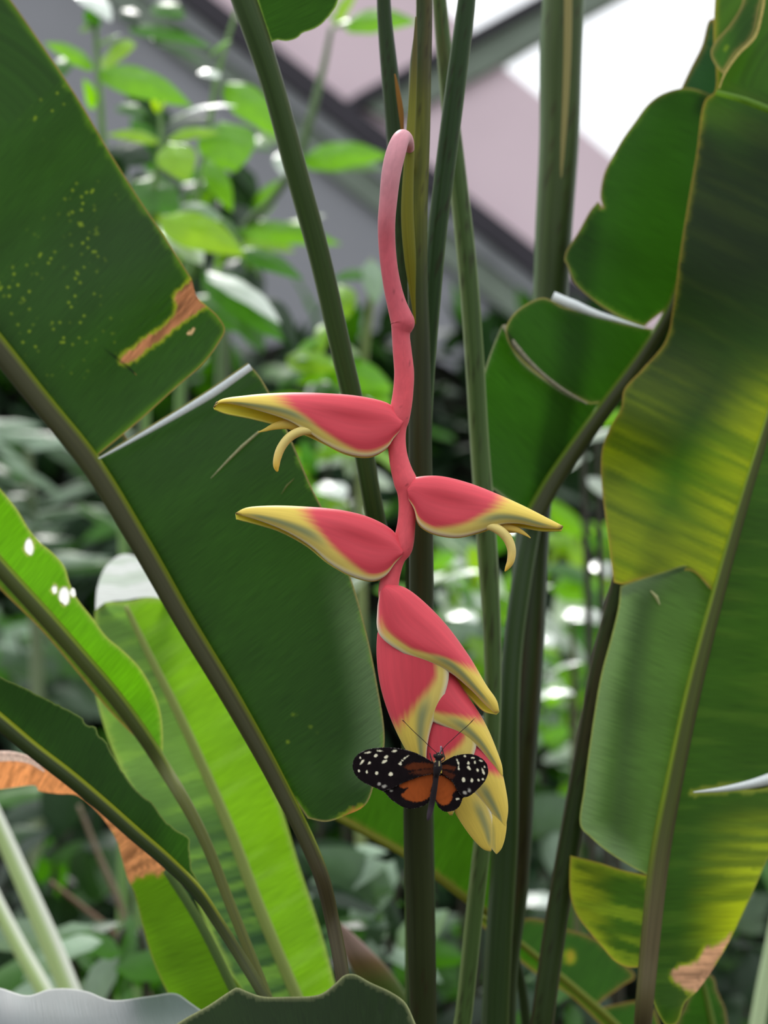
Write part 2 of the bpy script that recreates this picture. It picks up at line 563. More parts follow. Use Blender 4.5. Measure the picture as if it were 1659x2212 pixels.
# the other half of the blade folds away behind this one
back1 = [(-240, 470, 'c'), (-110, 612), (0, 742), (100, 872), (205, 1000), (310, 1170), (410, 1345), (510, 1510), (600, 1680), (640, 1735, 'c'), (560, 1500), (440, 1240), (330, 1040), (200, 830), (60, 640), (-140, 420)]
blade('blade', L1, back1, mid1, Depth(1.121, cx=400, cy=1200, gx=-0.10, gy=-0.055, foldr=0.09), M_LEAF, leafcol(G_DARK, T_DARK), step=14)
rib('midrib', L1, mid1[2:], dp1, ribcol(srgb(68, 70, 33), YRIB, .68, 1, low=(1790, 1900, srgb(84, 76, 50))), lift=9, tail=[(718, 1990, 1.05, 16), (740, 2110, 1.035, 15.5), (758, 2280, 1.03, 16)])
curl('curled_edge', L1, [(538, 786), (450, 846), (360, 902), (280, 950), (198, 998)], [15, 17, 13, 8, 3], lambda x, y: 1.112 - 0.1 * (x - 400) / 1000 - .055 * (y - 1200) / 1000 - .012 * abs(x - 200) / 400, M_GLOSS, srgb(190, 198, 200), out=1)  # pale grey wax colour includes painted sky reflection
f1_ = on_sheet(Depth(1.117, cx=400, cy=1200, gx=-0.10, gy=-0.055, bow=0.004, foldr=-0.010, ripple=0.004, rf=.011), mid1, 1)
curl('dry_crack', L1, [(456, 1034), (500, 991), (535, 958), (562, 934)], [1.5, 5, 7, 5], f1_, M_DRY, srgb(170, 170, 130))
curl('dry_crack', L1, [(608, 1068), (620, 1052), (636, 1034)], [1, 4, 1], f1_, M_DRY, srgb(120, 125, 75))
curl('dry_crack', L1, [(224, 740), (250, 768), (275, 792), (294, 811)], [2, 6, 6, 2], lambda x, y: dp1.at(np.array([x]), np.array([y]), np.array([100.]), np.array([500.]), np.array([1.]))[0], M_DRY, srgb(150, 125, 65))

# ================================================================== bright leaf with white spots, far left
L2 = thing('heliconia_leaf', 'narrow bright green leaf with white spots near its wavy edge', 'leaf', P(600, 2300, 1.15))
mid2 = [(352, 1655, 15), (310, 1590, 16), (250, 1508, 17), (175, 1420, 17), (100, 1335, 18), (0, 1225, 18), (-90, 1120, 18), (-200, 1000, 16)]
dp2 = Depth(1.16, cx=150, cy=1400, gx=-.06, gy=.05, bow=-.01, foldr=.02, ripple=.008, rf=.016)
o2 = [(-200, 880), (-90, 970), (-5, 1050), (38, 1102), (62, 1142), (85, 1170), (115, 1195), (140, 1225), (150, 1258), (165, 1290), (200, 1335), (230, 1375), (262, 1402), (300, 1440), (330, 1490), (347, 1540), (352, 1600), (350, 1640, 'c'), (310, 1580), (250, 1498), (175, 1410), (90, 1315), (0, 1212), (-100, 1100), (-215, 985, 'c')]
c2 = leafcol(srgb(86, 145, 30), srgb(118, 195, 8), rim=srgb(180, 190, 90), rimw=4, k=.7, kt=.85,
             grad=[(lambda x, y, u, v, e, s: smoothstep(1450, 1640, y) * .8, G_MID, srgb(90, 150, 20))])
spots2 = [(63, 1181, 10, 19, .05), (139, 1287, 12, 22, .05), (118, 1273, 7, 9, 0), (157, 1280, 7, 10, 0)]
hol = [[(x + rx * .9 * math.cos(a * math.pi / 5), y + ry * .9 * math.sin(a * math.pi / 5)) for a in range(10)] for x, y, rx, ry, r_ in spots2]
blade('blade', L2, o2, mid2, dp2, M_LEAF, c2, step=7.5, holes=hol)
u2 = [(352, 1655, 'c'), (310, 1588), (250, 1506), (175, 1418), (100, 1332), (0, 1222), (-100, 1110), (-210, 1000, 'c'), (-110, 1150), (-10, 1262), (90, 1362), (165, 1450), (240, 1540), (300, 1600)]
blade('blade', L2, u2, mid2, Depth(1.163, cx=150, cy=1400, gx=-.06, gy=.05, foldl=.16), M_LEAF, leafcol(G_MID, T_MID), step=10)
rib('midrib', L2, mid2, dp2, ribcol(srgb(92, 105, 50), srgb(160, 185, 60), .5, 1, low=(1600, 1700, srgb(130, 136, 72))), lift=8, tail=[(395, 1725, 1.14, 14), (440, 1810, 1.13, 12.5), (500, 1960, 1.12, 11.5), (575, 2150, 1.11, 12), (620, 2280, 1.105, 13)])
M_SPOT = plant_mat('white_eaten_window', rough=.5, trans=.6, vein=(30, 30), vein_amt=.05, spec=.3)


def spot(parent, name, x, y, rx, ry, rot, d):
    V = []; Fc = []
    R = 4; S = 16
    for i in range(R + 1):
        for j in range(S):
            a = 2 * math.pi * j / S
            q = i / R
            k = 1 + .16 * math.sin(2 * a + x) + .1 * math.sin(3 * a + y)
            ex, ey = rx * q * k * math.cos(a), ry * q * k * math.sin(a)
            X = x + ex * math.cos(rot) - ey * math.sin(rot); Y = y + ex * math.sin(rot) + ey * math.cos(rot)
            V.append(P(X, Y, d - (1 + .5 * q) * d / F))
    for i in range(R):
        for j in range(S):
            k = (j + 1) % S
            Fc.append((i * S + j, i * S + k, (i + 1) * S + k, (i + 1) * S + j))
    wc = np.tile(srgb(252, 252, 248), (len(V), 1))
    o = mesh_obj(name, V, Fc, M_SPOT, parent, cols=wc, trc=wc, uvs=np.zeros((len(V), 2)))
    return o


for x, y, rx, ry, rot in spots2:
    dd, aa, ss = dist_poly(resample(catmull([m[:2] for m in mid2], 10), step=25), np.array([x]), np.array([y]), closed=False)
    o = spot(L2, 'white_spot', x, y, rx, ry, rot, float(dp2.at(np.array([x]), np.array([y]), dd, aa, ss)[0]))
    o['label'] = 'white spot'

# ================================================================== brightly lit leaf behind them
L3 = thing('heliconia_leaf', 'light green sunlit leaf with a shining white bent tip, lower left', 'leaf', P(760, 2320, 1.25))
mid3 = [(690, 2260, 13), (640, 2150, 13), (560, 1960, 13), (500, 1800, 12), (440, 1660, 11), (380, 1530, 10), (320, 1410, 8), (272, 1310, 6)]
dp3 = Depth(1.27, cx=400, cy=1600, gx=-.03, gy=-.05, foldl=.02, foldr=.05, ripple=.004, rf=.02)
o3 = [(205, 1320), (225, 1302), (272, 1300), (330, 1290), (400, 1320), (470, 1420), (540, 1570), (600, 1720), (650, 1880), (690, 2000), (720, 2110), (745, 2230), (700, 2300), (560, 2230), (520, 2150), (470, 2050), (430, 1960), (380, 1850), (310, 1750), (255, 1650), (225, 1570), (205, 1490), (200, 1400)]
c3 = leafcol(srgb(108, 168, 36), srgb(165, 232, 15), rim=srgb(170, 200, 90), rimw=5, streak=.35, streak_col=srgb(150, 200, 70), k=.9, kt=.95,
             grad=[(lambda x, y, u, v, e, s: smoothstep(8, -8, s * np.abs(v)) * .6 if False else (s < 0) * .85, srgb(120, 150, 96), srgb(110, 160, 60)), (lambda x, y, u, v, e, s: (s < 0) * smoothstep(1640, 1800, y) * (.35 + .65 * vnoise(u / 12 + 3, v / 300)), srgb(70, 98, 74), srgb(40, 72, 40))])  # left half greyed and striped to paint in sky reflection
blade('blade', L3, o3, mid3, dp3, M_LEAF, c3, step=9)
rib('midrib', L3, mid3, dp3, ribcol(srgb(185, 205, 110), srgb(200, 220, 120), .3, 1), lift=5, squash=.5)
# tip bent back over: sky gloss on its top is painted pale
tip3 = [(206, 1318, 'c'), (210, 1270), (228, 1225), (262, 1198), (300, 1205), (345, 1250), (380, 1310, 'c'), (330, 1290), (272, 1296), (228, 1302)]
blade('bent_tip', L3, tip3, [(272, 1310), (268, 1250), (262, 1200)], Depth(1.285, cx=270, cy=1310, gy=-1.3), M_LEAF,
      leafcol(srgb(176, 184, 180), srgb(120, 145, 110), rim=None, streak=.9, streak_col=srgb(110, 140, 112), k=1), step=8)['label'] = 'tip with painted white shine'

# ================================================================== dark leaf lower left and its burnt neighbour
L4 = thing('heliconia_leaf', 'dark green half leaf with a nibbled upper edge, crossing the lower left corner', 'leaf', P(640, 2300, 1.02))
mid4 = [(470, 1990, 13), (425, 1925, 14), (360, 1860, 15), (290, 1800, 16), (220, 1738, 16), (150, 1680, 17), (70, 1618, 17), (0, 1560, 18), (-100, 1480, 18), (-200, 1400, 16)]
dp4 = Depth(1.10, cx=200, cy=1700, gx=-.05, gy=.03, bow=.004, foldr=.02, ripple=.005, rf=.017)
o4 = [(-220, 1370, 'c'), (-100, 1400), (0, 1462), (50, 1485), (100, 1510), (150, 1535), (178, 1552), (186, 1566), (205, 1570), (213, 1590), (228, 1600), (240, 1625), (262, 1662), (300, 1712), (330, 1735), (352, 1768), (385, 1795), (409, 1812), (410, 1840), (414, 1880, 'c'), (440, 1925), (468, 1980, 'c'), (425, 1917), (360, 1852), (290, 1790), (220, 1728), (150, 1670), (70, 1608), (0, 1552), (-100, 1470), (-210, 1390, 'c')]
blade('blade', L4, o4, mid4, dp4, M_LEAF, leafcol(G_DARK, T_DARK, rim=srgb(120, 140, 70), rimw=3, k=.25, kt=.6), step=7.5, jag=1.2)
rib('midrib', L4, mid4, dp4, ribcol(srgb(58, 74, 32), srgb(160, 172, 40), .5, 1, low=(1920, 2050, srgb(88, 96, 54))), lift=8, tail=[(518, 2065, 1.09, 12.5), (567, 2145, 1.08, 12.5), (640, 2280, 1.07, 13)])

L5 = thing('heliconia_leaf', 'leaf with a dried orange brown upper half and green lower half, under the nibbled leaf', 'leaf', P(620, 2330, 1.22))
mid5 = [(560, 2260, 10), (500, 2130, 10), (430, 1990, 10), (360, 1880, 9), (270, 1790, 8), (180, 1715, 7), (80, 1665, 6), (-40, 1640, 5)]
dp5 = Depth(1.17, cx=300, cy=1900, gx=-.05, gy=-.02, foldl=.08, foldr=.02, ripple=.006, rf=.02)
o5 = [(-60, 1640, 'c'), (0, 1630), (62, 1634), (110, 1648), (170, 1690), (230, 1740), (300, 1800), (356, 1856), (400, 1930), (440, 2000), (480, 2080), (530, 2150), (560, 2270), (430, 2280), (385, 2190), (345, 2110), (325, 2060), (308, 2000), (290, 1930), (275, 1895), (262, 1850), (250, 1812), (215, 1760), (165, 1718), (125, 1715), (80, 1706), (80, 1698), (0, 1705), (-60, 1710, 'c')]
dry5 = [(-80, 1600, 'c'), (120, 1620), (300, 1760), (372, 1850), (356, 1885), (318, 1892), (305, 1900), (298, 1895), (280, 1905), (262, 1890), (240, 1800), (-80, 1740, 'c')]
blade('blade', L5, o5, mid5, dp5, M_LEAF, leafcol(srgb(95, 140, 38), srgb(130, 190, 15), rim=srgb(140, 150, 60), rimw=3, k=.55, kt=.9, patches=[(dry5, 10, srgb(228, 160, 112), srgb(225, 145, 85))]), step=8)
curl('curled_edge', L5, [(-60, 1652), (0, 1645), (40, 1645), (68, 1652), (95, 1668)], [26, 24, 22, 16, 4], lambda x, y: 1.165 - .05 * (x - 300) / 1000, M_DRY, srgb(225, 200, 185), out=1)
rib('midrib', L5, mid5[:4], dp5, ribcol(srgb(95, 125, 60), srgb(120, 150, 70), .3, 1), lift=4, squash=.5)

# ================================================================== leaf at the top of the frame, on the slim left stem
L6 = thing('heliconia_leaf', 'dark green leaf base on the slim leaning stem at the top centre', 'leaf', P(870, 2300, 1.12))
mid6 = [(588, 95, 5), (570, 40, 8), (548, -20, 10), (500, -150, 11), (440, -330, 10)]
dp6 = Depth(1.09, cx=600, cy=40, gx=.06, gy=.02, foldr=-.01)
o6 = [(586, 92, 'c'), (598, 86), (622, 89), (645, 80), (655, 70), (680, 62), (705, 42), (722, 18), (735, -15), (740, -120), (660, -330), (440, -360, 'c'), (500, -150), (545, -30), (568, 40)]
blade('blade', L6, o6, mid6, dp6, M_LEAF, leafcol(G_DARK, T_DARK, rim=srgb(120, 150, 60), rimw=3), step=8, jag=.8)
o6b = [(588, 95, 'c'), (560, 30), (520, -60), (440, -360, 'c'), (440, -200), (500, -40), (545, 40)]
blade('blade', L6, o6b, mid6, Depth(1.096, cx=600, cy=40, foldl=.2), M_LEAF, leafcol(G_DARK, T_DARK), step=12)
rows = px_rows([(380, -420, 1.08, 20), (450, -210, 1.082, 25), (505, -60, 1.083, 27), (548, 60, 1.083, 27), (588, 180, 1.085, 25), (640, 370, 1.09, 25), (692, 560, 1.095, 24), (740, 770, 1.10, 23), (775, 920, 1.105, 22), (806, 1090, 1.11, 21), (838, 1250, 1.128, 21), (865, 1420, 1.15, 21), (885, 1560, 1.165, 20)])
rows += [(P(893, 1800, 1.175), .006), (P(895, 2250, 1.18), .006)]
tube('petiole', L6, ground_rows(rows), M_STEM, ribcol(srgb(66, 92, 42), srgb(108, 128, 74), .72, 1, other=srgb(92, 108, 62)), seg=22)

# ================================================================== right-hand leaves
R1 = thing('heliconia_leaf', 'dark green leaf torn into rounded lobes against the white skylight, right of the flower', 'leaf', P(1085, 2300, 1.16))
midR1 = [(1150, 1120, 22), (1195, 1040, 20), (1250, 960, 19), (1320, 865, 18), (1390, 770, 17), (1450, 672, 15), (1480, 590, 14), (1530, 440, 12), (1580, 250, 10), (1625, 60, 9), (1660, -120, 7)]
kR1 = dict(cx=1350, cy=700, gx=.10, gy=-.05, bow=-.006, ripple=.004, rf=.013)
dpR1 = Depth(1.26, foldl=-.03, **kR1)
up = [(1452, 660, 'c'), (1410, 690), (1392, 706, 'c'), (1350, 690), (1290, 655), (1240, 610), (1226, 575), (1219, 562, 'c'), (1222, 545), (1250, 500), (1275, 455), (1292, 435, 'c'), (1302, 448), (1297, 425), (1305, 375), (1325, 335), (1345, 300), (1370, 265), (1400, 225), (1430, 203), (1475, 190), (1500, 192), (1537, 205, 'c'), (1600, 180), (1640, 0), (1590, 250), (1530, 450), (1480, 600)]
blade('blade', R1, up, midR1, dpR1, M_LEAF, leafcol(G_DARK, srgb(70, 140, 22), rim=srgb(150, 135, 75), rimw=3.5, fringe=srgb(90, 135, 30), fw=8), step=8)
upper = [(1470, 193, 'c'), (1490, 150), (1515, 100), (1535, 40), (1560, 52), (1640, 90), (1620, 180), (1560, 250), (1510, 215)]
blade('blade', R1, upper, midR1, Depth(1.285, foldl=-.03, **kR1), M_LEAF, leafcol(srgb(62, 110, 62), srgb(60, 130, 55)), step=9)
lobe = [(1395, 708, 'c'), (1340, 696), (1270, 675), (1215, 662), (1190, 648), (1172, 643), (1140, 655), (1108, 680), (1092, 712), (1096, 735), (1110, 760), (1150, 800), (1210, 840), (1275, 873, 'c'), (1345, 860), (1400, 790), (1440, 720)]
dpL = Depth(1.262, foldl=-.035, **kR1)
blade('blade', R1, lobe, midR1, dpL, M_LEAF, leafcol(G_DARK, srgb(70, 140, 22), rim=srgb(155, 145, 85), rimw=3.5), step=8)
low = [(1330, 866, 'c'), (1250, 862), (1180, 822), (1120, 772), (1098, 722), (1088, 700), (1072, 730), (1050, 790), (1035, 850), (1028, 930), (1032, 1000), (1042, 1040), (1070, 1060), (1110, 1090), (1150, 1112, 'c'), (1200, 1030), (1260, 940)]
blade('blade', R1, low, midR1, Depth(1.268, foldl=-.03, **kR1), M_LEAF, leafcol(G_DARK, srgb(70, 140, 22), rim=srgb(140, 145, 110), rimw=3.5), step=8)
fR1 = lambda x, y: 1.25 + .10 * (x - 1350) / 1000 - .05 * (y - 700) / 1000 - .022
curl('curled_edge', R1, [(1190, 648), (1225, 664), (1280, 684), (1340, 698), (1392, 710)], [20, 22, 16, 9, 3], fR1, M_GLOSS, PALE, out=1)
curl('torn_edge', R1, [(1084, 704), (1105, 745), (1150, 795), (1210, 842), (1268, 874)], [10, 12, 9, 7, 3], fR1, M_DRY, srgb(150, 145, 125), out=1)
# the half of the blade that passes behind the next leaf
rear = [(1345, 862, 'c'), (1395, 800), (1470, 735), (1560, 670), (1680, 620), (1800, 560), (1900, 480), (1950, 200), (1900, -60), (1760, -220), (1660, -130, 'c'), (1625, 60), (1580, 250), (1530, 440), (1480, 590), (1450, 672), (1390, 770), (1330, 856)]
blade('blade', R1, rear, midR1, Depth(1.26, foldr=-.05, **kR1), M_LEAF, leafcol(G_DARK, T_DARK), step=11)
rib('midrib', R1, midR1, dpR1, ribcol(srgb(72, 78, 40), srgb(118, 150, 40), .55, -1), lift=9)

R2 = thing('heliconia_leaf', 'tall yellow green torn leaf filling the right edge, with a dried brown patch', 'leaf', P(1385, 2330, 1.2))
midR2 = [(1392, 2170, 20), (1402, 2060, 21), (1425, 1850, 22), (1455, 1690, 20), (1500, 1480, 18), (1550, 1285, 15), (1605, 1090, 12), (1660, 910, 10), (1720, 720, 8), (1790, 500, 7), (1860, 260, 5)]
kR2 = dict(cx=1480, cy=1200, gx=.03, gy=-.05)
yel = srgb(128, 160, 25); yelt = srgb(190, 205, 20)
upR2 = [(1555, -60), (1545, -10), (1542, 110), (1547, 152), (1543, 200), (1524, 215), (1503, 340), (1484, 450), (1467, 560), (1455, 655), (1438, 735), (1385, 800), (1348, 842), (1342, 880), (1320, 920), (1303, 960), (1298, 1000), (1301, 1060), (1312, 1150), (1320, 1215), (1326, 1258, 'c'), (1345, 1262), (1380, 1252), (1440, 1240), (1492, 1233), (1515, 1250), (1548, 1288, 'c'), (1580, 1180), (1660, 910), (1780, 500), (1860, 250, 'c'), (1760, -60)]
cR2 = leafcol(srgb(66, 90, 40), srgb(78, 140, 8), rim=srgb(165, 140, 55), rimw=3, kt=.85, streak=.12, streak_col=srgb(95, 115, 25), fringe=srgb(125, 130, 25), fw=12,
              grad=[(lambda x, y, u, v, e, s: smoothstep(720, 900, y) * (1 - smoothstep(5, 190, e)) * (.4 + .6 * smoothstep(.1, .9, vnoise(u / 11 + 5, v / 260))), srgb(80, 104, 18), srgb(180, 195, 6))])
dpR2 = Depth(1.18, foldl=.012, foldr=.03, bow=.003, ripple=.005, rf=.014, **kR2)
blade('blade', R2, upR2, midR2, dpR2, M_LEAF, cR2, step=8)
sR2 = [(1340, 1266, 'c'), (1430, 1236), (1490, 1222), (1552, 1275, 'c'), (1500, 1480), (1455, 1690), (1405, 1894, 'c'), (1360, 1870), (1310, 1838), (1275, 1808), (1254, 1785), (1262, 1700), (1278, 1580), (1298, 1460), (1322, 1370), (1336, 1310)]
blade('blade', R2, sR2, midR2, Depth(1.187, foldl=-.02, bow=.012, **kR2), M_LEAF,
      leafcol(srgb(105, 140, 82), srgb(95, 145, 40), k=.38, kt=.6, rim=srgb(150, 160, 80), rimw=3, grad=[(lambda x, y, u, v, e, s: (1 - smoothstep(0, 60, e)) * (1 - smoothstep(1330, 1480, x)) * .5, srgb(150, 175, 135), srgb(120, 160, 70))]), step=8)  # greyer green and paler left edge paint in sky reflection
fs_ = on_sheet(Depth(1.187, foldl=-.02, bow=.012, **kR2), midR2, 1)
for a_, b_ in (((1404, 1277), (1424, 1307)), ((1514, 1251), (1531, 1272))):
    curl('dry_crack', R2, [a_, ((a_[0] + b_[0]) / 2, (a_[1] + b_[1]) / 2 - 1), b_], [3, 8, 3], fs_, M_DRY, srgb(190, 190, 140))
rightR2 = [(1402, 2060, 'c'), (1425, 1850), (1455, 1690), (1500, 1480), (1550, 1285), (1605, 1090), (1660, 910), (1780, 500), (1860, 250, 'c'), (2000, 500), (2020, 900), (1960, 1300), (1800, 1620), (1660, 1700), (1580, 1706), (1495, 1713, 'c'), (1560, 1702), (1660, 1695), (1760, 1700), (1720, 1780), (1665, 1845), (1630, 1920), (1590, 2005), (1558, 2065), (1505, 2142), (1480, 2165), (1462, 2210), (1440, 2215), (1425, 2195), (1408, 2150)]
dry2 = [(1588, 2005), (1556, 2068), (1506, 2145), (1470, 2128), (1452, 2106), (1475, 2086), (1508, 2075), (1520, 2050), (1550, 2042)]
cR2r = leafcol(srgb(74, 108, 44), srgb(66, 118, 18), rim=srgb(130, 140, 50), rimw=3.5, k=.26, kt=.6, streak=.15, streak_col=srgb(90, 120, 35), patches=[(dry2, 6, srgb(190, 150, 120), srgb(180, 130, 90))],
               grad=[(lambda x, y, u, v, e, s: smoothstep(1700, 1900, y) * smoothstep(50, 230, np.abs(v)) * (.35 + .65 * smoothstep(.2, .8, vnoise(u / 16, v / 240))), srgb(110, 140, 30), srgb(195, 205, 20))])
dpR2r = Depth(1.181, foldr=.045, bow=.003, ripple=.006, rf=.012, **kR2)
blade('blade', R2, rightR2, midR2, dpR2r, M_LEAF, cR2r, step=8.5)
lowR2 = [(1403, 1892, 'c'), (1340, 1878), (1290, 1862), (1232, 1848, 'c'), (1230, 1890), (1232, 1935), (1245, 1975), (1272, 2012), (1300, 2045), (1330, 2078), (1360, 2090), (1395, 2088, 'c'), (1402, 2060), (1412, 1970)]
blade('blade', R2, lowR2, midR2, Depth(1.184, foldl=.05, bow=.01, **kR2), M_LEAF,
      leafcol(srgb(82, 122, 38), srgb(92, 150, 18), k=.3, kt=.6, rim=srgb(170, 150, 60), rimw=3.5, fringe=srgb(150, 170, 30), fw=26, streak=.5, streak_col=srgb(140, 165, 30),
              grad=[(lambda x, y, u, v, e, s: (1 - smoothstep(1240, 1340, x)) * (.2 + .8 * smoothstep(.35, .65, vnoise(u / 14, v / 240))), srgb(115, 140, 30), srgb(200, 210, 20))]), step=8)
# upper torn lobes near the frame's top corner
lobeR2 = [(1562, 160, 'c'), (1545, 140), (1535, 115), (1545, 90), (1575, 55), (1600, 15), (1618, -40), (1650, -40), (1640, 20), (1625, 80), (1590, 115), (1570, 145)]
blade('blade', R2, lobeR2, midR2, Depth(1.165, foldl=.012, **kR2), M_LEAF, leafcol(G_MID, T_MID, rim=srgb(170, 150, 85), rimw=4, k=.3, kt=.5, speck_boxes=[(1572, 106, 8, 8, 2)]), step=7)
fR2 = lambda x, y: 1.155 + .03 * (x - 1480) / 1000 - .03 * (y - 1200) / 1000
curl('torn_edge', R2, [(1652, -30), (1642, 30), (1628, 78), (1592, 116), (1564, 158), (1552, 190)], [6, 6, 6, 6, 5, 3], fR2, M_DRY, srgb(175, 160, 95), out=1)
curl('yellow_fold', R2, [(1545, 205), (1600, 222), (1660, 245), (1740, 275)], [12, 16, 16, 10], lambda x, y: fR2(x, y) + .012, M_LEAF, srgb(95, 135, 35), out=1)
curl('curled_edge', R2, [(1498, 1710), (1560, 1699), (1620, 1684), (1665, 1668), (1740, 1640)], [3, 12, 20, 30, 34], lambda x, y: fR2(x, y) + .01, M_GLOSS, PALE, out=-1)
rib('midrib', R2, midR2, dpR2, ribcol(srgb(86, 98, 38), srgb(160, 190, 60), .45, 1, other=srgb(80, 74, 42), flip=-1, low=(1700, 2050, srgb(116, 104, 72))), lift=6, tail=[(1386, 2260, 1.15, 20), (1382, 2340, 1.15, 21)])

# ================================================================== leaves along the bottom
L7 = thing('heliconia_leaf', 'dark olive green leaf with a wavy pale edge, in front along the bottom', 'leaf', P(640, 2500, .95))
mid7 = [(900, 2420, 10), (760, 2380, 10), (600, 2370, 10), (400, 2400, 9)]
o7 = [(340, 2240, 'c'), (400, 2200), (450, 2172), (495, 2142), (512, 2133), (530, 2140), (565, 2152), (620, 2153), (690, 2148), (720, 2128), (745, 2106), (765, 2104), (800, 2122), (845, 2143), (875, 2165), (895, 2205), (915, 2260), (930, 2420, 'c'), (600, 2440), (340, 2400, 'c')]
dp7 = Depth(.93, cx=620, cy=2200, gx=.02, gy=-.12, ripple=.006, rf=.02)
blade('blade', L7, o7, mid7, dp7, M_LEAF, leafcol(srgb(58, 90, 36), srgb(50, 85, 25), rim=srgb(165, 170, 120), rimw=4, k=.3), step=8)
rib('midrib', L7, mid7, dp7, srgb(110, 125, 70), lift=3)
rows = px_rows([(900, 2420, .92, 14), (960, 2600, .93, 16)])
tube('petiole', L7, ground_rows(rows), M_STEM, STEM_D)

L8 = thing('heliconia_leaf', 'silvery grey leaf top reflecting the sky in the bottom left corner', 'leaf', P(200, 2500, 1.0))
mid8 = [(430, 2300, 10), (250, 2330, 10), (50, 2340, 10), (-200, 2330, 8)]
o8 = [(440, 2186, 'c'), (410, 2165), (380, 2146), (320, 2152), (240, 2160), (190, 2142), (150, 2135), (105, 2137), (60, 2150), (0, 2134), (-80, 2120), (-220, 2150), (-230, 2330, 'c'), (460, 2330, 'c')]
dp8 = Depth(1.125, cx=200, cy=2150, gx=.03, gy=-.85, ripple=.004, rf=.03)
blade('blade', L8, o8, mid8, dp8, M_GLOSS, leafcol(srgb(108, 118, 122), srgb(90, 110, 80), rim=srgb(170, 175, 170), rimw=3, k=.8), step=8)  # grey base colour carries a painted sky reflection
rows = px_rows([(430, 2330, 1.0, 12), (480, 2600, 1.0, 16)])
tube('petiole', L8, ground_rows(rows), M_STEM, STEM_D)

L9 = thing('heliconia_leaf', 'mid green leaf with a yellow lower midrib, passing behind the central stem under the butterfly', 'leaf', P(1120, 2300, 1.25))
mid9 = [(1075, 1985, 8), (1010, 1945, 8), (945, 1895, 8), (870, 1843, 8), (800, 1805, 7), (730, 1768, 6), (650, 1730, 5)]
o9 = [(1078, 1985, 'c'), (1010, 1940), (945, 1890), (870, 1838), (800, 1800), (730, 1762), (648, 1728, 'c'), (690, 1670), (760, 1640), (840, 1630), (930, 1640), (1010, 1690), (1060, 1760), (1085, 1860), (1085, 1940)]
dp9 = Depth(1.24, cx=880, cy=1780, gx=.05, gy=.02, ripple=.003)
blade('blade', L9, o9, mid9, dp9, M_LEAF, leafcol(srgb(75, 130, 45), srgb(85, 150, 20), k=.3, kt=.5, speck_boxes=[(950, 1775, 40, 30, .5)]), step=9)
rib('midrib', L9, mid9, dp9, srgb(165, 170, 60), lift=5)
rows = px_rows([(1072, 1983, 1.25, 9), (1110, 2060, 1.255, 10), (1140, 2250, 1.26, 11)])
tube('petiole', L9, ground_rows(rows), M_STEM, STEM_D)

L10 = thing('heliconia_leaf', 'low green leaf with a yellow diagonal midrib, behind the slim right stem at the bottom', 'leaf', P(1400, 2400, 1.35))
mid10 = [(1400, 2290, 9), (1330, 2215, 9), (1240, 2135, 9), (1180, 2085, 8), (1120, 2035, 7), (1040, 1980, 6)]
o10 = [(1420, 2330), (1320, 2235), (1230, 2150), (1160, 2105), (1100, 2055), (1030, 1978), (1060, 1970), (1110, 1985), (1160, 1984), (1220, 2005), (1290, 2030), (1340, 2075), (1372, 2110), (1345, 2130), (1290, 2175), (1400, 2165), (1430, 2250)]
dp10 = Depth(1.36, cx=1240, cy=2100, gx=.06, gy=.02, foldl=.03, foldr=.05)
blade('blade', L10, o10, mid10, dp10, M_LEAF, leafcol(srgb(70, 125, 48), srgb(80, 150, 25), k=.3, kt=.5, patches=[([(1222, 2060), (1235, 2055), (1240, 2075), (1228, 2080)], 5, srgb(190, 170, 50), srgb(190, 170, 40))]), step=9)
rib('midrib', L10, mid10, dp10, srgb(150, 165, 55), lift=5)
rows = px_rows([(1398, 2288, 1.38, 9), (1440, 2400, 1.385, 10)])
tube('petiole', L10, ground_rows(rows), M_STEM, STEM_D)

L11 = thing('heliconia_leaf', 'small green leaf with a ragged brown edge in the bottom right corner', 'leaf', P(1560, 2400, 1.3))
mid11 = [(1560, 2330, 8), (1545, 2240, 8), (1530, 2170, 7), (1515, 2105, 5)]
o11 = [(1560, 2340), (1480, 2300), (1450, 2240), (1470, 2190), (1500, 2130), (1522, 2105), (1542, 2112), (1548, 2140), (1562, 2165), (1572, 2210), (1590, 2290)]
dp11 = Depth(1.31, cx=1530, cy=2200, gx=.05, gy=-.03, foldr=.04)
blade('blade', L11, o11, mid11, dp11, M_LEAF, leafcol(srgb(66, 118, 42), srgb(80, 150, 25), rim=srgb(130, 110, 70)), step=9, jag=2)
rib('midrib', L11, mid11, dp11, srgb(120, 150, 55), lift=4)
rows = px_rows([(1558, 2325, 1.31, 8), (1570, 2450, 1.32, 9)])
tube('petiole', L11, ground_rows(rows), M_STEM, STEM_D)
# ================================================================== bare stems
def stem(label, rows, color, extend=True, gx=None, seg=22, name='heliconia_cane', mat=None):
    if rows[0][1] < 0:                             # carry the cane on above the frame
        a, b = rows[0], rows[1]
        k = 650 / (b[1] - a[1])
        rows = [tuple(p - (q - p) * k * (1 if i < 2 else .1) for i, (p, q) in enumerate(zip(a, b)))] + list(rows)
    w = px_rows(rows)
    if extend:
        w = ground_rows(w, gx)
    base = w[-1][0]
    t = thing(name, label, 'stem', base)
    tube('stalk', t, w, mat or M_STEM, color, seg=seg)
    return t


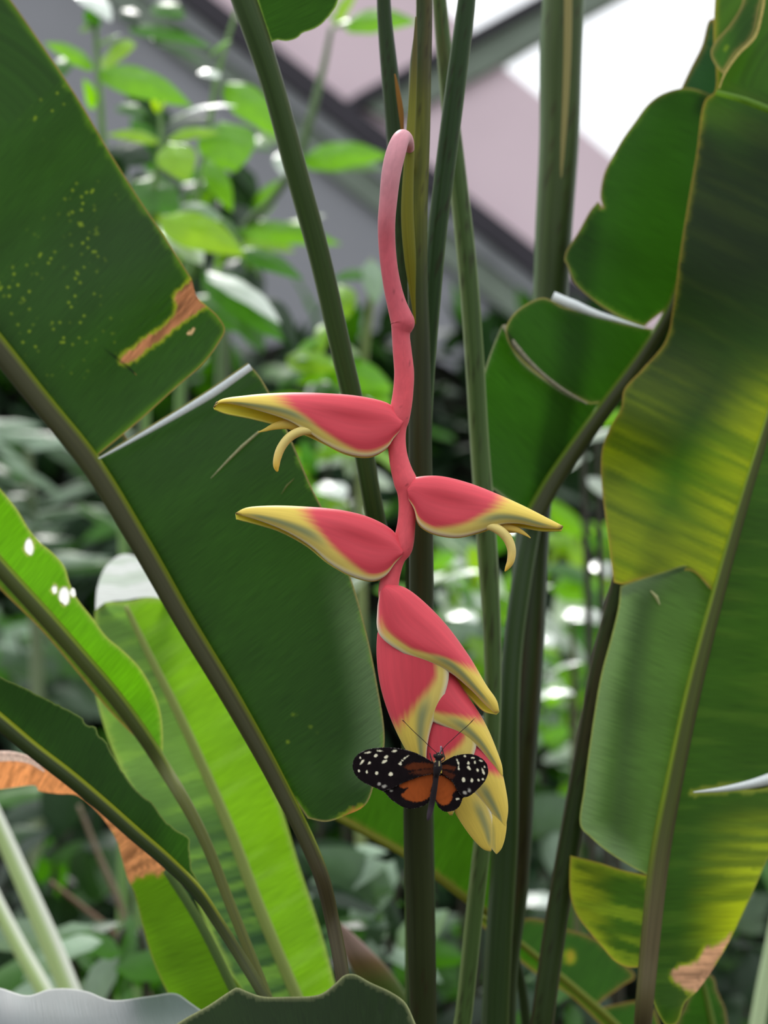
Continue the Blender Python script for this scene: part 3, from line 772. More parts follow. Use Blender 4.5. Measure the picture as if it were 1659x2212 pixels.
def mottled(main, a, b, l0, l1, edge=None, flip=1):
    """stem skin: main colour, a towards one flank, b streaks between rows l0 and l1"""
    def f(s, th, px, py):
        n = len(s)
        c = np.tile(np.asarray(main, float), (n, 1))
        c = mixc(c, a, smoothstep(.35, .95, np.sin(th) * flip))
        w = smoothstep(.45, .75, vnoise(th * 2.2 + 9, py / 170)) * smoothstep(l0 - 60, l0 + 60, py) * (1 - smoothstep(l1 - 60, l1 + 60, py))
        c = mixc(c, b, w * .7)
        sp = smoothstep(.8, .86, vnoise(th * 7 + 3, py / 14)) * .6
        c = mixc(c, srgb(50, 42, 25), sp)
        if edge is not None:
            c = mixc(c, edge, smoothstep(.75, .98, np.abs(np.sin(th))) * .8)
        return c
    return f


# pseudostem on the right: thick, straight, dark; the torn lobed leaf's stalk joins it
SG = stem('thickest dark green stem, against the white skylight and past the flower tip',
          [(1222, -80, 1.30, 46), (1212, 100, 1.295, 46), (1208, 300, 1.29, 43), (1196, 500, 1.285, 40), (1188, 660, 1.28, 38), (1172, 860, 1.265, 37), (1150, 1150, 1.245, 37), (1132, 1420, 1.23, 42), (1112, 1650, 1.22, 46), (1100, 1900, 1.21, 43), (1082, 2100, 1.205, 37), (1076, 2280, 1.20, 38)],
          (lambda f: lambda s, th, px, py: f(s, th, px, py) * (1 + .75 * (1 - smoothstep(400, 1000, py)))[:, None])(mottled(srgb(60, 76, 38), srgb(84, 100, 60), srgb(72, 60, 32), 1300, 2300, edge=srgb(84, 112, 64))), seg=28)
ridge = px_rows([(1228, -80, 1.284, 9), (1226, 100, 1.28, 9), (1220, 250, 1.277, 7), (1210, 400, 1.275, 4)])
tube('sheath_ridge', SG, ridge, M_STEM, srgb(178, 168, 104), seg=10, squash=.5)
crack = px_rows([(1104, 1500, 1.207, 4), (1098, 1600, 1.204, 8), (1110, 1700, 1.2, 10), (1104, 1830, 1.196, 5)])
tube('dark_scar', SG, crack, M_STEM, srgb(40, 34, 24), seg=10, squash=.35)
# the torn lobed leaf's stalk runs into that stem
rows = px_rows([(1152, 1115, 1.235, 21), (1128, 1250, 1.222, 22), (1108, 1400, 1.21, 22), (1098, 1560, 1.2, 24), (1094, 1800, 1.195, 26), (1080, 2050, 1.19, 26), (1072, 2290, 1.188, 26)])
tube('petiole', R1, ground_rows(rows), M_STEM, ribcol(srgb(62, 86, 44), srgb(98, 122, 62), .6, -1))


def central(s, th, px, py):
    n = len(s)
    c = np.tile(srgb(70, 84, 40), (n, 1))
    c = mixc(c, srgb(128, 132, 46), smoothstep(120, 220, py) * (1 - smoothstep(380, 640, py)) * (.4 + .6 * vnoise(th * 2, py / 60)))
    c = mixc(c, srgb(96, 88, 48), (1 - smoothstep(60, 320, py)) * smoothstep(-.2, .4, -np.sin(th)) * .8)
    c = mixc(c, srgb(54, 62, 34), smoothstep(560, 800, py) * .8)
    c = mixc(c, srgb(148, 152, 96), smoothstep(.85, .99, np.sin(th)) * (1 - smoothstep(500, 700, py)))
    c = mixc(c, srgb(60, 50, 30), smoothstep(.82, .88, vnoise(th * 6, py / 12)) * .6)
    return c


SC_ = stem('central stem the red flower springs from, with a yellow green split sheath',
           [(914, -80, 1.06, 18), (916, 40, 1.06, 18), (908, 150, 1.06, 24), (905, 300, 1.06, 24), (900, 450, 1.06, 24), (902, 600, 1.06, 22), (906, 750, 1.06, 24), (908, 1000, 1.06, 26), (910, 1300, 1.065, 27), (902, 1600, 1.07, 30), (904, 1850, 1.075, 32), (910, 2050, 1.08, 31), (916, 2280, 1.085, 29)], central, seg=26)
sh = px_rows([(899, 36, 1.043, 2), (896, 120, 1.04, 6), (890, 240, 1.038, 9), (884, 340, 1.036, 11), (880, 460, 1.036, 14), (886, 560, 1.038, 13), (892, 640, 1.042, 6), (897, 700, 1.046, 1.5)])
tube('sheath_flap', SC_, sh, M_STEM, lambda s, th, px, py: mixc(np.tile(srgb(140, 142, 42), (len(s), 1)), srgb(96, 84, 48), (1 - smoothstep(90, 260, py)) * .8), seg=14, squash=.45)

SB = stem('dark stem ending behind the pink hook at the top, with a dry brown edge',
          [(826, -80, 1.10, 14), (831, 40, 1.10, 16), (842, 160, 1.10, 19), (853, 280, 1.10, 20), (862, 400, 1.10, 21), (872, 560, 1.105, 18), (880, 760, 1.11, 14), (884, 1000, 1.112, 11), (886, 1400, 1.12, 10), (888, 2280, 1.13, 9)],
          mottled(srgb(56, 80, 42), srgb(72, 96, 50), srgb(60, 70, 36), 0, 0))
SBf = px_rows([(853, 160, 1.085, 1.5), (860, 200, 1.084, 5), (866, 240, 1.084, 6), (870, 290, 1.085, 3)])
tube('dry_edge', SB, SBf, M_DRY, srgb(165, 120, 60), seg=10, squash=.4)

SD = stem('straight dark stem slanting from the top to the central stem, right of the pink hook',
          [(1016, -80, 1.085, 17), (1006, 20, 1.085, 20), (985, 180, 1.085, 22), (962, 360, 1.085, 22), (945, 500, 1.085, 21), (932, 640, 1.088, 21), (920, 800, 1.094, 20), (914, 1000, 1.10, 17), (920, 1400, 1.11, 12), (934, 2280, 1.13, 10)],
          mottled(srgb(54, 82, 42), srgb(68, 98, 54), srgb(60, 70, 36), 0, 0, edge=srgb(120, 142, 96)))

SE = stem('slim pale edged stem between the slanting dark stem and the thickest stem',
          [(942, -80, 1.16, 14), (952, 30, 1.16, 16), (968, 200, 1.16, 18), (988, 380, 1.16, 20), (1008, 560, 1.16, 21), (1024, 760, 1.16, 21), (1036, 960, 1.16, 21), (1052, 1180, 1.155, 22), (1064, 1400, 1.15, 19), (1062, 1600, 1.145, 18), (1044, 1800, 1.14, 19), (1024, 1980, 1.138, 19), (1003, 2180, 1.136, 19), (990, 2290, 1.135, 20)],
          mottled(srgb(84, 112, 56), srgb(150, 172, 104), srgb(110, 108, 60), 0, 140, flip=1, edge=srgb(160, 182, 120)))

SH = stem('slim stem right of the thickest stem, running up behind the torn yellow green leaf',
          [(1450, 700, 1.36, 14), (1412, 900, 1.29, 17), (1376, 1100, 1.218, 20), (1356, 1190, 1.205, 21), (1338, 1270, 1.203, 22), (1300, 1430, 1.205, 23), (1262, 1640, 1.206, 24), (1230, 1820, 1.2, 24), (1200, 2000, 1.195, 25), (1175, 2180, 1.19, 25), (1162, 2290, 1.19, 26)],
          mottled(srgb(68, 88, 46), srgb(84, 104, 58), srgb(90, 80, 55), 1200, 1700, flip=1, edge=srgb(112, 100, 78)))

for lab, r in (('longer of two pale green slim stems in the lower left corner', [(-60, 1660, 1.55, 17), (0, 1790, 1.55, 18), (60, 1925, 1.55, 20), (110, 2040, 1.55, 22), (150, 2140, 1.55, 23), (200, 2280, 1.55, 24)]),
               ('shorter of two pale green slim stems in the lower left corner', [(-120, 1720, 1.6, 15), (0, 1965, 1.6, 16), (50, 2060, 1.6, 17), (95, 2140, 1.6, 18), (160, 2280, 1.6, 19)])):
    stem(lab, r, lambda s, th, px, py: mixc(np.tile(srgb(196, 222, 150), (len(s), 1)), srgb(250, 254, 236), smoothstep(.2, .8, -np.sin(th))), mat=M_PALE)
stem('pale slanting stem cut by the lower right corner of the frame',
     [(1680, 1980, 1.6, 14), (1660, 2080, 1.6, 15), (1645, 2160, 1.6, 16), (1630, 2280, 1.6, 17)], srgb(200, 222, 172), mat=M_PALE)

# young pinkish shoot at the bottom, behind the wavy leaf
SHO = thing('heliconia_shoot', 'small pink and green pointed shoot between leaf stalks at the bottom', 'shoot', P(900, 2300, 1.4))
r = px_rows([(728, 1990, 1.38, 2), (745, 2020, 1.38, 15), (775, 2065, 1.38, 27), (815, 2120, 1.38, 36), (870, 2210, 1.385, 38), (900, 2300, 1.39, 36)])
tube('bud', SHO, ground_rows(r), M_STEM, lambda s, th, px, py: mixc(mixc(np.tile(srgb(205, 170, 160), (len(s), 1)), srgb(150, 120, 80), smoothstep(2040, 2085, py)), srgb(110, 135, 60), smoothstep(2070, 2140, py)), squash=.5)

# ================================================================== hanging flower spike
FL = thing('heliconia_flower', 'hanging red and yellow lobster claw flower spike on a pink hooked stalk', 'flower', P(838, 1268, 1.0))
PINK_T = srgb(214, 150, 160); PINK = srgb(196, 88, 100); CORAL = srgb(228, 92, 102)
st = [(881, 372, 1.052, 7), (884, 345, 1.046, 9), (884, 318, 1.034, 11), (877, 300, 1.016, 15), (866, 300, 1.002, 18.5), (855, 330, .997, 21.5), (845, 375, .996, 21), (839, 430, .997, 19.5), (835, 480, .998, 19), (836, 530, 1.0, 18.5), (841, 580, 1.0, 18.5), (849, 625, 1.0, 19.5), (858, 660, 1.0, 21.5), (866, 684, 1.0, 24.5), (870, 697, 1.0, 26), (868, 708, 1.0, 23.5), (866, 720, 1.0, 20), (869, 760, 1.0, 20.5), (873, 805, 1.0, 21.5), (871, 845, 1.0, 22), (866, 880, 1.0, 23), (860, 905, 1.0, 24), (857, 925, 1.0, 21), (857, 955, 1.0, 19.5), (861, 990, 1.0, 20.5), (868, 1018, 1.0, 23), (877, 1044, 1.0, 25.5), (880, 1064, 1.0, 22), (880, 1090, 1.0, 19), (878, 1130, 1.0, 19.5), (873, 1165, 1.0, 22), (868, 1186, 1.0, 22), (858, 1205, 1.0, 18), (848, 1235, 1.0, 18), (840, 1265, 1.0, 21), (838, 1290, 1.0, 20), (845, 1320, 1.0, 12)]


def stalk_col(s, th, px, py):
    c = mixc(np.tile(PINK_T, (len(s), 1)), PINK, smoothstep(340, 560, py))
    c = mixc(c, CORAL, smoothstep(600, 900, py))
    c = c * (.94 + .12 * vnoise(th * 4, py / 9))[:, None]
    return mixc(c, srgb(90, 30, 30), smoothstep(.95, .98, vnoise(th * 5 + 20, py / 8)) * .5)


tube('flower_stalk', FL, px_rows(st), M_BRACT, stalk_col, seg=28, per=5)
for px, py, rx, ry, rot in [(877, 702, 19, 7, -.35), (866, 892, 25, 7, .9), (884, 1056, 22, 6, .45), (866, 1182, 20, 6, -.7)]:
    # swollen joint where each bract leaves the stalk
    V = []; Fc = []; cs = []
    for i in range(9):
        a = math.pi * i / 8
        for j in range(16):
            b = 2 * math.pi * j / 16
            ex, ey, ez = rx * math.cos(a), ry * math.sin(a) * math.cos(b), 20 * math.sin(a) * math.sin(b)
            V.append(P(px + ex * math.cos(rot) - ey * math.sin(rot), py + ex * math.sin(rot) + ey * math.cos(rot), 1.0 - .0008 + ez / F))
            cs.append(CORAL * .95)
    for i in range(8):
        for j in range(16):
            k = (j + 1) % 16
            Fc.append((i * 16 + j, i * 16 + k, (i + 1) * 16 + k, (i + 1) * 16 + j))
    mesh_obj('stalk_node', FL, Fc, M_BRACT) if False else mesh_obj('stalk_node', V, Fc, M_BRACT, FL, cols=np.array(cs), trc=np.array(cs), uvs=np.zeros((len(V), 2)))

RED = srgb(228, 80, 93); REDD = srgb(182, 46, 60)
YEL = srgb(234, 208, 94); YELG = srgb(226, 206, 116); GRN = srgb(120, 142, 112); CREAM = srgb(252, 248, 226); TIPB = srgb(95, 60, 45)


def bract(keel, lipf, lipb, w, d0, tb=.64, pw=3.2, drop=.8, green=1.0, band=.86, soft=.06, tip=True, n=64, k=34, red=RED, lipw=.02, inner=None, dstep=0.0, dent=.0, lip0=(.0, .01)):
    """boat-shaped bract seen from its side: keel line, lip nearest the viewer, far lip; w half width in px"""
    K = resample(catmull(keel, 14), n=n); A = resample(catmull(lipf, 14), n=n); B = resample(catmull(lipb or lipf, 14), n=n)
    t = np.linspace(0, 1, n)
    W = w * np.clip((np.sin(np.pi * np.clip(t * .9 + .1, 0, 1)) ** .6), 0.02, 1) * np.where(t > .55, 1 - .25 * (t - .55) / .45, 1)
    hs = np.linspace(-1, 1, 2 * k + 1)
    V, C, UV = [], [], []
    T, Hh = np.meshgrid(t, hs, indexing='ij')
    ah = np.abs(Hh)
    g = 1 - np.cos(ah * np.pi / 2)
    Lx = np.where(Hh < 0, A[:, 0:1], B[:, 0:1]); Ly = np.where(Hh < 0, A[:, 1:2], B[:, 1:2])
    X = K[:, 0:1] + (Lx - K[:, 0:1]) * g
    Y = K[:, 1:2] + (Ly - K[:, 1:2]) * g
    z = np.sin(ah * np.pi / 2) - .42 * ah ** 5
    z = z * (1 - dent * np.exp(-((ah - .62) / .17) ** 2) * np.exp(-((T - .28) / .2) ** 2))
    Z = d0 + np.sign(Hh) * W[:, None] * z / F + dstep * T
    Vv = P_np(X, Y, Z).reshape(-1, 3)
    wob = (vnoise(T * 6, ah * 30 + 40) - .5) * .035
    y_edge = tb - drop * tb * ah ** pw
    yl = smoothstep(-soft, soft, T - y_edge + wob)
    yl = np.maximum(yl, smoothstep(band, band + .05, ah) * smoothstep(lip0[0], lip0[1], T))
    c = mixc(np.broadcast_to(red, T.shape + (3,)), REDD, smoothstep(.35, .75, ah) * (1 - smoothstep(.84, .97, ah)) * .5)  # painted shading: darker red along the hollow of the side
    c = mixc(c, mixc(np.broadcast_to(YEL, T.shape + (3,)), YELG, smoothstep(.7, .95, ah) * .7), yl)
    gb = np.exp(-((ah - .80) / .085) ** 2) * smoothstep(.42, .62, T) * (1 - smoothstep(.86, .98, T)) * green
    c = mixc(c, GRN, gb * .8 * yl)
    c = mixc(c, CREAM, smoothstep(1 - lipw * 2, 1 - lipw * .6, ah))
    if tip:
        c = mixc(c, TIPB, smoothstep(.975, .995, T) * .9)
    if inner is not None:
        c = np.where((Hh > 0)[..., None], mixc(c, inner, .85 * yl), c)
    Fc = []
    m = 2 * k + 1
    for i in range(n - 1):
        for j in range(m - 1):
            Fc.append((i * m + j, i * m + j + 1, (i + 1) * m + j + 1, (i + 1) * m + j))
    cc = c.reshape(-1, 3)
    o = mesh_obj('bract', Vv, Fc, M_BRACT, FL, cols=cc, trc=cc, uvs=np.stack([T.ravel() * 3, (Hh.ravel() + 1)], 1))
    so = o.modifiers.new('thickness', 'SOLIDIFY'); so.thickness = .0009; so.offset = 0
    return o


INN = srgb(228, 220, 62)
# upper left, upper right, lower left open bracts
b1 = bract([(872, 908), (855, 888), (838, 873), (780, 858), (700, 851), (610, 850), (530, 856), (475, 866), (462, 880)],
           [(862, 930), (848, 948), (836, 966), (800, 985), (750, 979), (700, 955), (660, 928), (620, 906), (560, 886), (505, 872), (468, 868)],
           [(862, 930), (848, 952), (836, 968), (800, 988), (750, 983), (700, 959), (655, 938), (600, 919), (540, 904), (485, 893), (463, 884)], 46, .998, tb=.66, pw=6, drop=.85, band=.92, soft=.08, dent=.3, inner=INN)
b2 = bract([(878, 1052), (890, 1036), (908, 1031), (950, 1030), (1010, 1044), (1070, 1067), (1130, 1094), (1185, 1122), (1216, 1138)],
           [(884, 1078), (896, 1100), (905, 1130), (930, 1149), (985, 1160), (1030, 1150), (1080, 1132), (1120, 1130), (1165, 1138), (1212, 1142)],
           [(884, 1078), (896, 1104), (905, 1134), (930, 1152), (985, 1162), (1030, 1153), (1085, 1136), (1125, 1139), (1170, 1147), (1212, 1147)], 44, .998, tb=.60, pw=6, drop=.85, band=.91, soft=.07, dent=.3, inner=INN)
b3 = bract([(872, 1192), (862, 1168), (846, 1146), (800, 1120), (740, 1104), (660, 1096), (580, 1094), (530, 1099), (509, 1110)],
           [(868, 1198), (852, 1216), (832, 1243), (806, 1254), (760, 1243), (712, 1215), (672, 1180), (620, 1148), (565, 1125), (513, 1109)],
           [(868, 1198), (852, 1218), (832, 1246), (806, 1256), (760, 1246), (708, 1217), (664, 1181), (606, 1149), (552, 1132), (511, 1122)], 46, .998, tb=.62, pw=5, drop=.85, band=.91, soft=.07, dent=.3, inner=INN)
# overlapping bracts of the closed tip, front to back
bA = bract([(834, 1262), (852, 1264), (880, 1274), (950, 1336), (1010, 1415), (1050, 1482), (1072, 1515), (1077, 1538)],
           [(822, 1278), (816, 1320), (819, 1368), (868, 1408), (965, 1447), (1018, 1489), (1050, 1522), (1070, 1540)],
           [(824, 1278), (820, 1320), (830, 1368), (880, 1415), (960, 1460), (1012, 1502), (1045, 1536), (1072, 1543)], 56, .998, tb=.72, pw=4.5, drop=.7, band=.87, inner=INN, tip=False, dent=.15, lip0=(.12, .3))
bB = bract([(848, 1310), (822, 1350), (815, 1400), (823, 1480), (848, 1558), (882, 1626), (924, 1688)],
           [(905, 1330), (955, 1390), (969, 1455), (958, 1505), (932, 1566), (920, 1632), (926, 1690)],
           None, 48, .9985, tb=.66, pw=3.6, drop=.6, band=.86, tip=False)
bC = bract([(900, 1370), (960, 1430), (1000, 1490), (1045, 1560), (1072, 1622), (1083, 1655), (1085, 1676)],
           [(840, 1440), (880, 1515), (922, 1551), (985, 1580), (1030, 1610), (1060, 1645), (1084, 1679)],
           None, 41, .9992, tb=.64, pw=3.6, drop=.6, band=.84, tip=False)
bD = bract([(880, 1480), (908, 1540), (915, 1600), (922, 1660), (942, 1718), (973, 1760)],
           [(980, 1510), (1015, 1560), (1029, 1602), (1016, 1650), (994, 1712), (977, 1760)],
           None, 34, .9998, tb=.60, pw=3.4, drop=.6, band=.84, tip=False)
bF = bract([(1010, 1570), (1050, 1610), (1078, 1655), (1092, 1710), (1096, 1750), (1091, 1786)],
           [(960, 1620), (990, 1665), (1018, 1702), (1050, 1742), (1075, 1772), (1089, 1787)],
           None, 28, 1.0003, tb=.52, pw=2.8, band=.82, tip=False)
bE = bract([(925, 1600), (945, 1660), (962, 1710), (985, 1756), (1020, 1808), (1046, 1834), (1060, 1838)],
           [(1000, 1640), (1030, 1690), (1054, 1738), (1067, 1784), (1066, 1815), (1061, 1836)],
           None, 24, 1.0008, tb=.40, pw=2.2, band=.86, green=.9, tip=False)
bG = bract([(1050, 1690), (1078, 1730), (1092, 1770), (1090, 1806), (1082, 1832), (1073, 1843)],
           [(1010, 1720), (1040, 1760), (1052, 1800), (1060, 1828), (1072, 1844)],
           None, 15, 1.0010, tb=.02, pw=2.2, band=.86, green=.4, tip=False)
YF = srgb(232, 212, 130)
# florets poking out of the two open bracts
fc = lambda s, th, px, py: mixc(np.tile(YF, (len(s), 1)), srgb(236, 196, 70), smoothstep(.5, 1, s))
f1 = tube('floret', b1, px_rows([(705, 935, .994, 7), (680, 930, .9925, 9), (652, 931, .992, 10), (626, 944, .992, 10), (608, 966, .992, 9.5), (599, 990, .992, 8.5), (597, 1008, .992, 6.5), (599, 1018, .992, 2.5)]), M_BRACT, fc, seg=16)
s1 = tube('sepal', b1, px_rows([(690, 920, .9965, 12), (655, 916, .9965, 13), (620, 916, .9965, 11), (590, 922, .9965, 7), (572, 929, .9965, 3.5), (557, 934, .9965, 1)]), M_BRACT, srgb(214, 186, 84), seg=14, squash=.5)
f2 = tube('floret', b2, px_rows([(1030, 1136, .994, 7), (1055, 1136, .9925, 9), (1078, 1145, .992, 10.5), (1096, 1163, .992, 10.5), (1105, 1187, .992, 9.5), (1103, 1212, .992, 8), (1096, 1226, .992, 5), (1091, 1234, .992, 1.5)]), M_BRACT, fc, seg=16)
s2 = tube('sepal', b2, px_rows([(1070, 1132, .9965, 9), (1095, 1138, .9965, 8), (1118, 1145, .9965, 6), (1135, 1154, .9965, 3.5), (1146, 1162, .9965, 1)]), M_BRACT, srgb(228, 196, 92), seg=14, squash=.5)
s3 = tube('sepal', b2, px_rows([(1065, 1134, 1.0, 8), (1090, 1142, 1.0, 8), (1112, 1146, 1.0, 5), (1128, 1147, 1.0, 1)]), M_BRACT, srgb(240, 222, 150), seg=14, squash=.5)

# ================================================================== butterfly
BF = thing('butterfly', 'black and orange butterfly with cream spots, wings spread on the flower tip', 'butterfly', P(945, 1665, .972))
z6 = lambda x, y: (740 + x * .20494, 1560 + y * .20494)
Z = lambda pts: [z6(p[0], p[1]) + tuple(p[2:]) for p in pts]
BLK = srgb(19, 12, 15); ORG = srgb(168, 82, 34); ORGD = srgb(92, 44, 24); CRM = srgb(240, 234, 205)


def ell(x, y, e):
    cx, cy, w, h, r = e
    r = math.radians(r)
    dx, dy = x - cx, y - cy
    a = dx * math.cos(r) + dy * math.sin(r); b = -dx * math.sin(r) + dy * math.cos(r)
    # softly irregular edge so no two spots are the same ellipse
    return (1 - np.sqrt((a / (w * .62)) ** 2 + (b / (h * .62)) ** 2)) * min(w, h) * .5 + (vnoise(x / 14 + cx, y / 14) - .5) * 6


def wing(name, outline, hinge, dp, spots=(), org=None, orgc=ORG, faint=()):
    O = Z(outline)

    def col(x, y, u, v, edge, side):
        zx, zy = (x - 740) / .20494, (y - 1560) / .20494
        c = np.tile(BLK, (len(x), 1)) * (.8 + .5 * vnoise(zx / 40, zy / 40))[:, None]
        if org:
            for poly, oc, soft in org:
                pl = outline_smooth(poly, 8)
                ins = inside(pl, zx, zy); dd = dist_poly(pl, zx, zy)[0]
                sd = np.where(ins, dd, -dd) + (vnoise(zx / 12, zy / 12) - .5) * soft
                w = smoothstep(-soft * .6, soft * .6, sd)
                c = mixc(c, np.asarray(oc), w * (.85 + .15 * vnoise(zx / 20, zy / 50)))
        for e in spots:
            c = mixc(c, CRM, smoothstep(-2.5, 3.0, ell(zx, zy, e)))
        for e in faint:
            c = mixc(c, srgb(190, 185, 175), smoothstep(-6, 8, ell(zx, zy, e)) * .8)
        w = (1 - smoothstep(.4, 1.6, edge)) * smoothstep(.6, .75, vnoise(zx / 9, zy / 9)) * .6
        c = mixc(c, srgb(150, 145, 140), w)
        return c, c
    o = blade(name, BF, O, [hinge[0], ((hinge[0][0] + hinge[1][0]) / 2, (hinge[0][1] + hinge[1][1]) / 2), hinge[1]], dp, M_WING, col, step=1.7, jag=.35)
    so = o.modifiers.new('thickness', 'SOLIDIFY'); so.thickness = .00018; so.offset = 0
    return o


hin = (z6(985, 600), z6(1010, 420))
dFL = Depth(.9715, cx=938, cy=1650, gx=-.02, gy=.01, wave=.002)
fwl = [(968, 430, 'c'), (860, 368), (760, 320), (640, 284), (500, 267), (380, 269), (260, 290), (180, 325), (127, 378), (105, 440), (113, 510), (150, 575), (200, 620), (260, 655), (340, 690), (432, 732, 'c'), (520, 700), (640, 640), (800, 580), (962, 540, 'c')]
spL = [(268, 319, 56, 15, -12), (397, 302, 46, 15, 6), (548, 305, 40, 20, -12), (187, 375, 16, 20, 20), (352, 352, 32, 24, -25), (460, 367, 36, 23, -20), (441, 416, 48, 24, -25), (205, 420, 52, 20, -48), (283, 430, 28, 20, -35), (508, 547, 36, 31, -15), (360, 538, 28, 29, 0), (257, 525, 19, 24, 0), (173, 512, 17, 22, 0), (682, 360, 26, 10, -35), (655, 378, 30, 16, -40), (630, 402, 14, 16, -60), (605, 440, 30, 18, 5), (612, 425, 16, 16, 0)]
wing('forewing', fwl, hin, dFL, spL, [([(650, 470), (740, 432), (860, 430), (960, 450), (960, 480), (860, 490), (760, 505), (690, 500)], srgb(98, 46, 22), 22), ([(700, 540), (800, 508), (960, 500), (960, 530), (860, 550)], srgb(84, 42, 24), 24)], faint=[(440, 676, 40, 26, -15), (386, 650, 30, 28, 0)])
hwl = [(960, 535, 'c'), (958, 600), (935, 740), (910, 835), (870, 872), (790, 903), (700, 912), (625, 888), (560, 850), (500, 805), (470, 768), (436, 735, 'c'), (380, 690), (420, 620), (560, 560), (760, 520)]
wing('hindwing', hwl, hin, Depth(.9735, cx=938, cy=1650, gx=-.02, gy=.005, wave=.002), [],
     [([(948, 548), (952, 620), (935, 700), (914, 786), (880, 812), (820, 836), (750, 838), (690, 822), (645, 795), (618, 768), (650, 735), (690, 690), (640, 700), (598, 668), (640, 618), (720, 582), (840, 552)], ORG, 14)],
     faint=[(385, 650, 34, 34, 0), (448, 675, 40, 28, 0), (513, 722, 22, 18, 0)])
dFR = Depth(.9705, cx=952, cy=1650, gx=.05, gy=.01, wave=.002)
fwr = [(1042, 428, 'c'), (1110, 390), (1180, 356), (1270, 338), (1360, 338), (1440, 364), (1500, 412), (1530, 470), (1532, 545), (1504, 615), (1452, 678), (1392, 738), (1330, 780), (1262, 796, 'c'), (1210, 720), (1150, 620), (1050, 545, 'c')]
spR = [(1290, 358, 20, 18, 0), (1375, 376, 34, 12, 4), (1458, 407, 34, 12, 20), (1395, 424, 18, 24, 0), (1327, 430, 20, 30, -10), (1332, 484, 24, 38, -35), (1423, 505, 16, 32, -25), (1481, 520, 17, 56, -20), (1496, 472, 11, 22, -10), (1275, 605, 29, 37, 0), (1363, 613, 26, 33, 0), (1433, 610, 16, 19, 0), (1478, 603, 18, 19, 0), (1207, 402, 12, 26, -20), (1220, 430, 16, 26, -15), (1223, 462, 9, 30, 0), (1224, 491, 20, 20, 0)]
wing('forewing', fwr, hin, dFR, spR, [([(1045, 462), (1110, 452), (1190, 478), (1170, 505), (1090, 492), (1045, 490)], srgb(100, 48, 26), 18), ([(1050, 510), (1130, 530), (1180, 560), (1150, 590), (1060, 545)], srgb(84, 40, 24), 20)], faint=[(1290, 742, 32, 30, 0), (1335, 720, 24, 34, -15)])
hwr = [(1035, 535, 'c'), (1100, 560), (1180, 640), (1240, 720), (1330, 780, 'c'), (1270, 797), (1250, 850), (1215, 905), (1160, 935), (1100, 946), (1055, 935), (1015, 900), (988, 855), (972, 800), (980, 700), (1005, 580)]
wing('hindwing', hwr, hin, Depth(.9725, cx=952, cy=1650, gx=.05, gy=.005, wave=.002), [(1210, 809, 32, 18, 0)],
     [([(1018, 562), (1070, 575), (1130, 612), (1180, 655), (1196, 715), (1160, 752), (1150, 815), (1105, 868), (1050, 872), (1002, 838), (980, 785), (988, 690)], ORG, 14)], faint=[(1290, 742, 34, 30, 0)])
# one continuous body: head, thorax and abdomen
br = [(1008, 318, 8), (1010, 335, 30), (1012, 355, 42), (1010, 378, 38), (1008, 395, 30), (1006, 420, 36), (1004, 455, 44), (1000, 495, 44), (994, 530, 36), (986, 570, 28), (978, 640, 28), (966, 720, 30), (950, 810, 31), (932, 900, 31), (915, 970, 27), (904, 1015, 18), (898, 1038, 6)]
body = tube('body', BF, px_rows([(*z6(x, y), .968 + (.0015 if y > 540 else 0), r * .205) for x, y, r in br]), M_BODY,
            lambda s, th, px, py: mixc(mixc(np.tile(srgb(26, 20, 24), (len(s), 1)), srgb(190, 180, 130), smoothstep(.74, .82, vnoise(th * 3, py / 5)) * (py < 1655) * .7), srgb(70, 58, 68), smoothstep(1730, 1760, py) * .7), seg=18)
for nm, pts in (('antenna', [(1000, 330), (920, 258), (840, 180), (740, 88), (655, 0), (622, -32)]), ('antenna', [(1030, 325), (1080, 255), (1160, 180), (1240, 105), (1330, 25), (1400, -50)])):
    m_ = len(pts)
    tube(nm, body, px_rows([(*z6(x, y), .968 + .004 * i / m_, 0.75 if i < m_ - 1 else 1.25) for i, (x, y) in enumerate(pts)]), M_BODY,
         lambda s, th, px, py: mixc(np.tile(srgb(40, 26, 26), (len(s), 1)), srgb(190, 140, 80), smoothstep(.9, .97, s)), seg=8)
for s in (-1, 1):
    tube('eye', body, px_rows([(*z6(1010 + s * 30, 340), .967, 2.0), (*z6(1012 + s * 36, 350), .967, 4.2), (*z6(1012 + s * 36, 364), .967, 3.6), (*z6(1010 + s * 30, 374), .967, 1.2)]), M_BODY, srgb(38, 30, 28), seg=12)
tube('proboscis', body, px_rows([(*z6(1022, 330), .967, 1.2), (*z6(1036, 290), .966, 1.6), (*z6(1036, 258), .966, 1.6), (*z6(1046, 262), .968, 1.0)]), M_BODY, srgb(150, 130, 140), seg=8)
for pts in ([(1030, 420, .968), (1075, 390, .972), (1062, 330, .978), (1045, 262, .9858)], [(980, 440, .970), (950, 420, .976), (930, 370, .981), (920, 330, .9858)], [(1030, 480, .970), (1060, 520, .977), (1075, 560, .9855)]):
    tube('leg', body, px_rows([(*z6(x, y), d, 1.3) for x, y, d in pts]), M_BODY, srgb(30, 24, 26), seg=8)
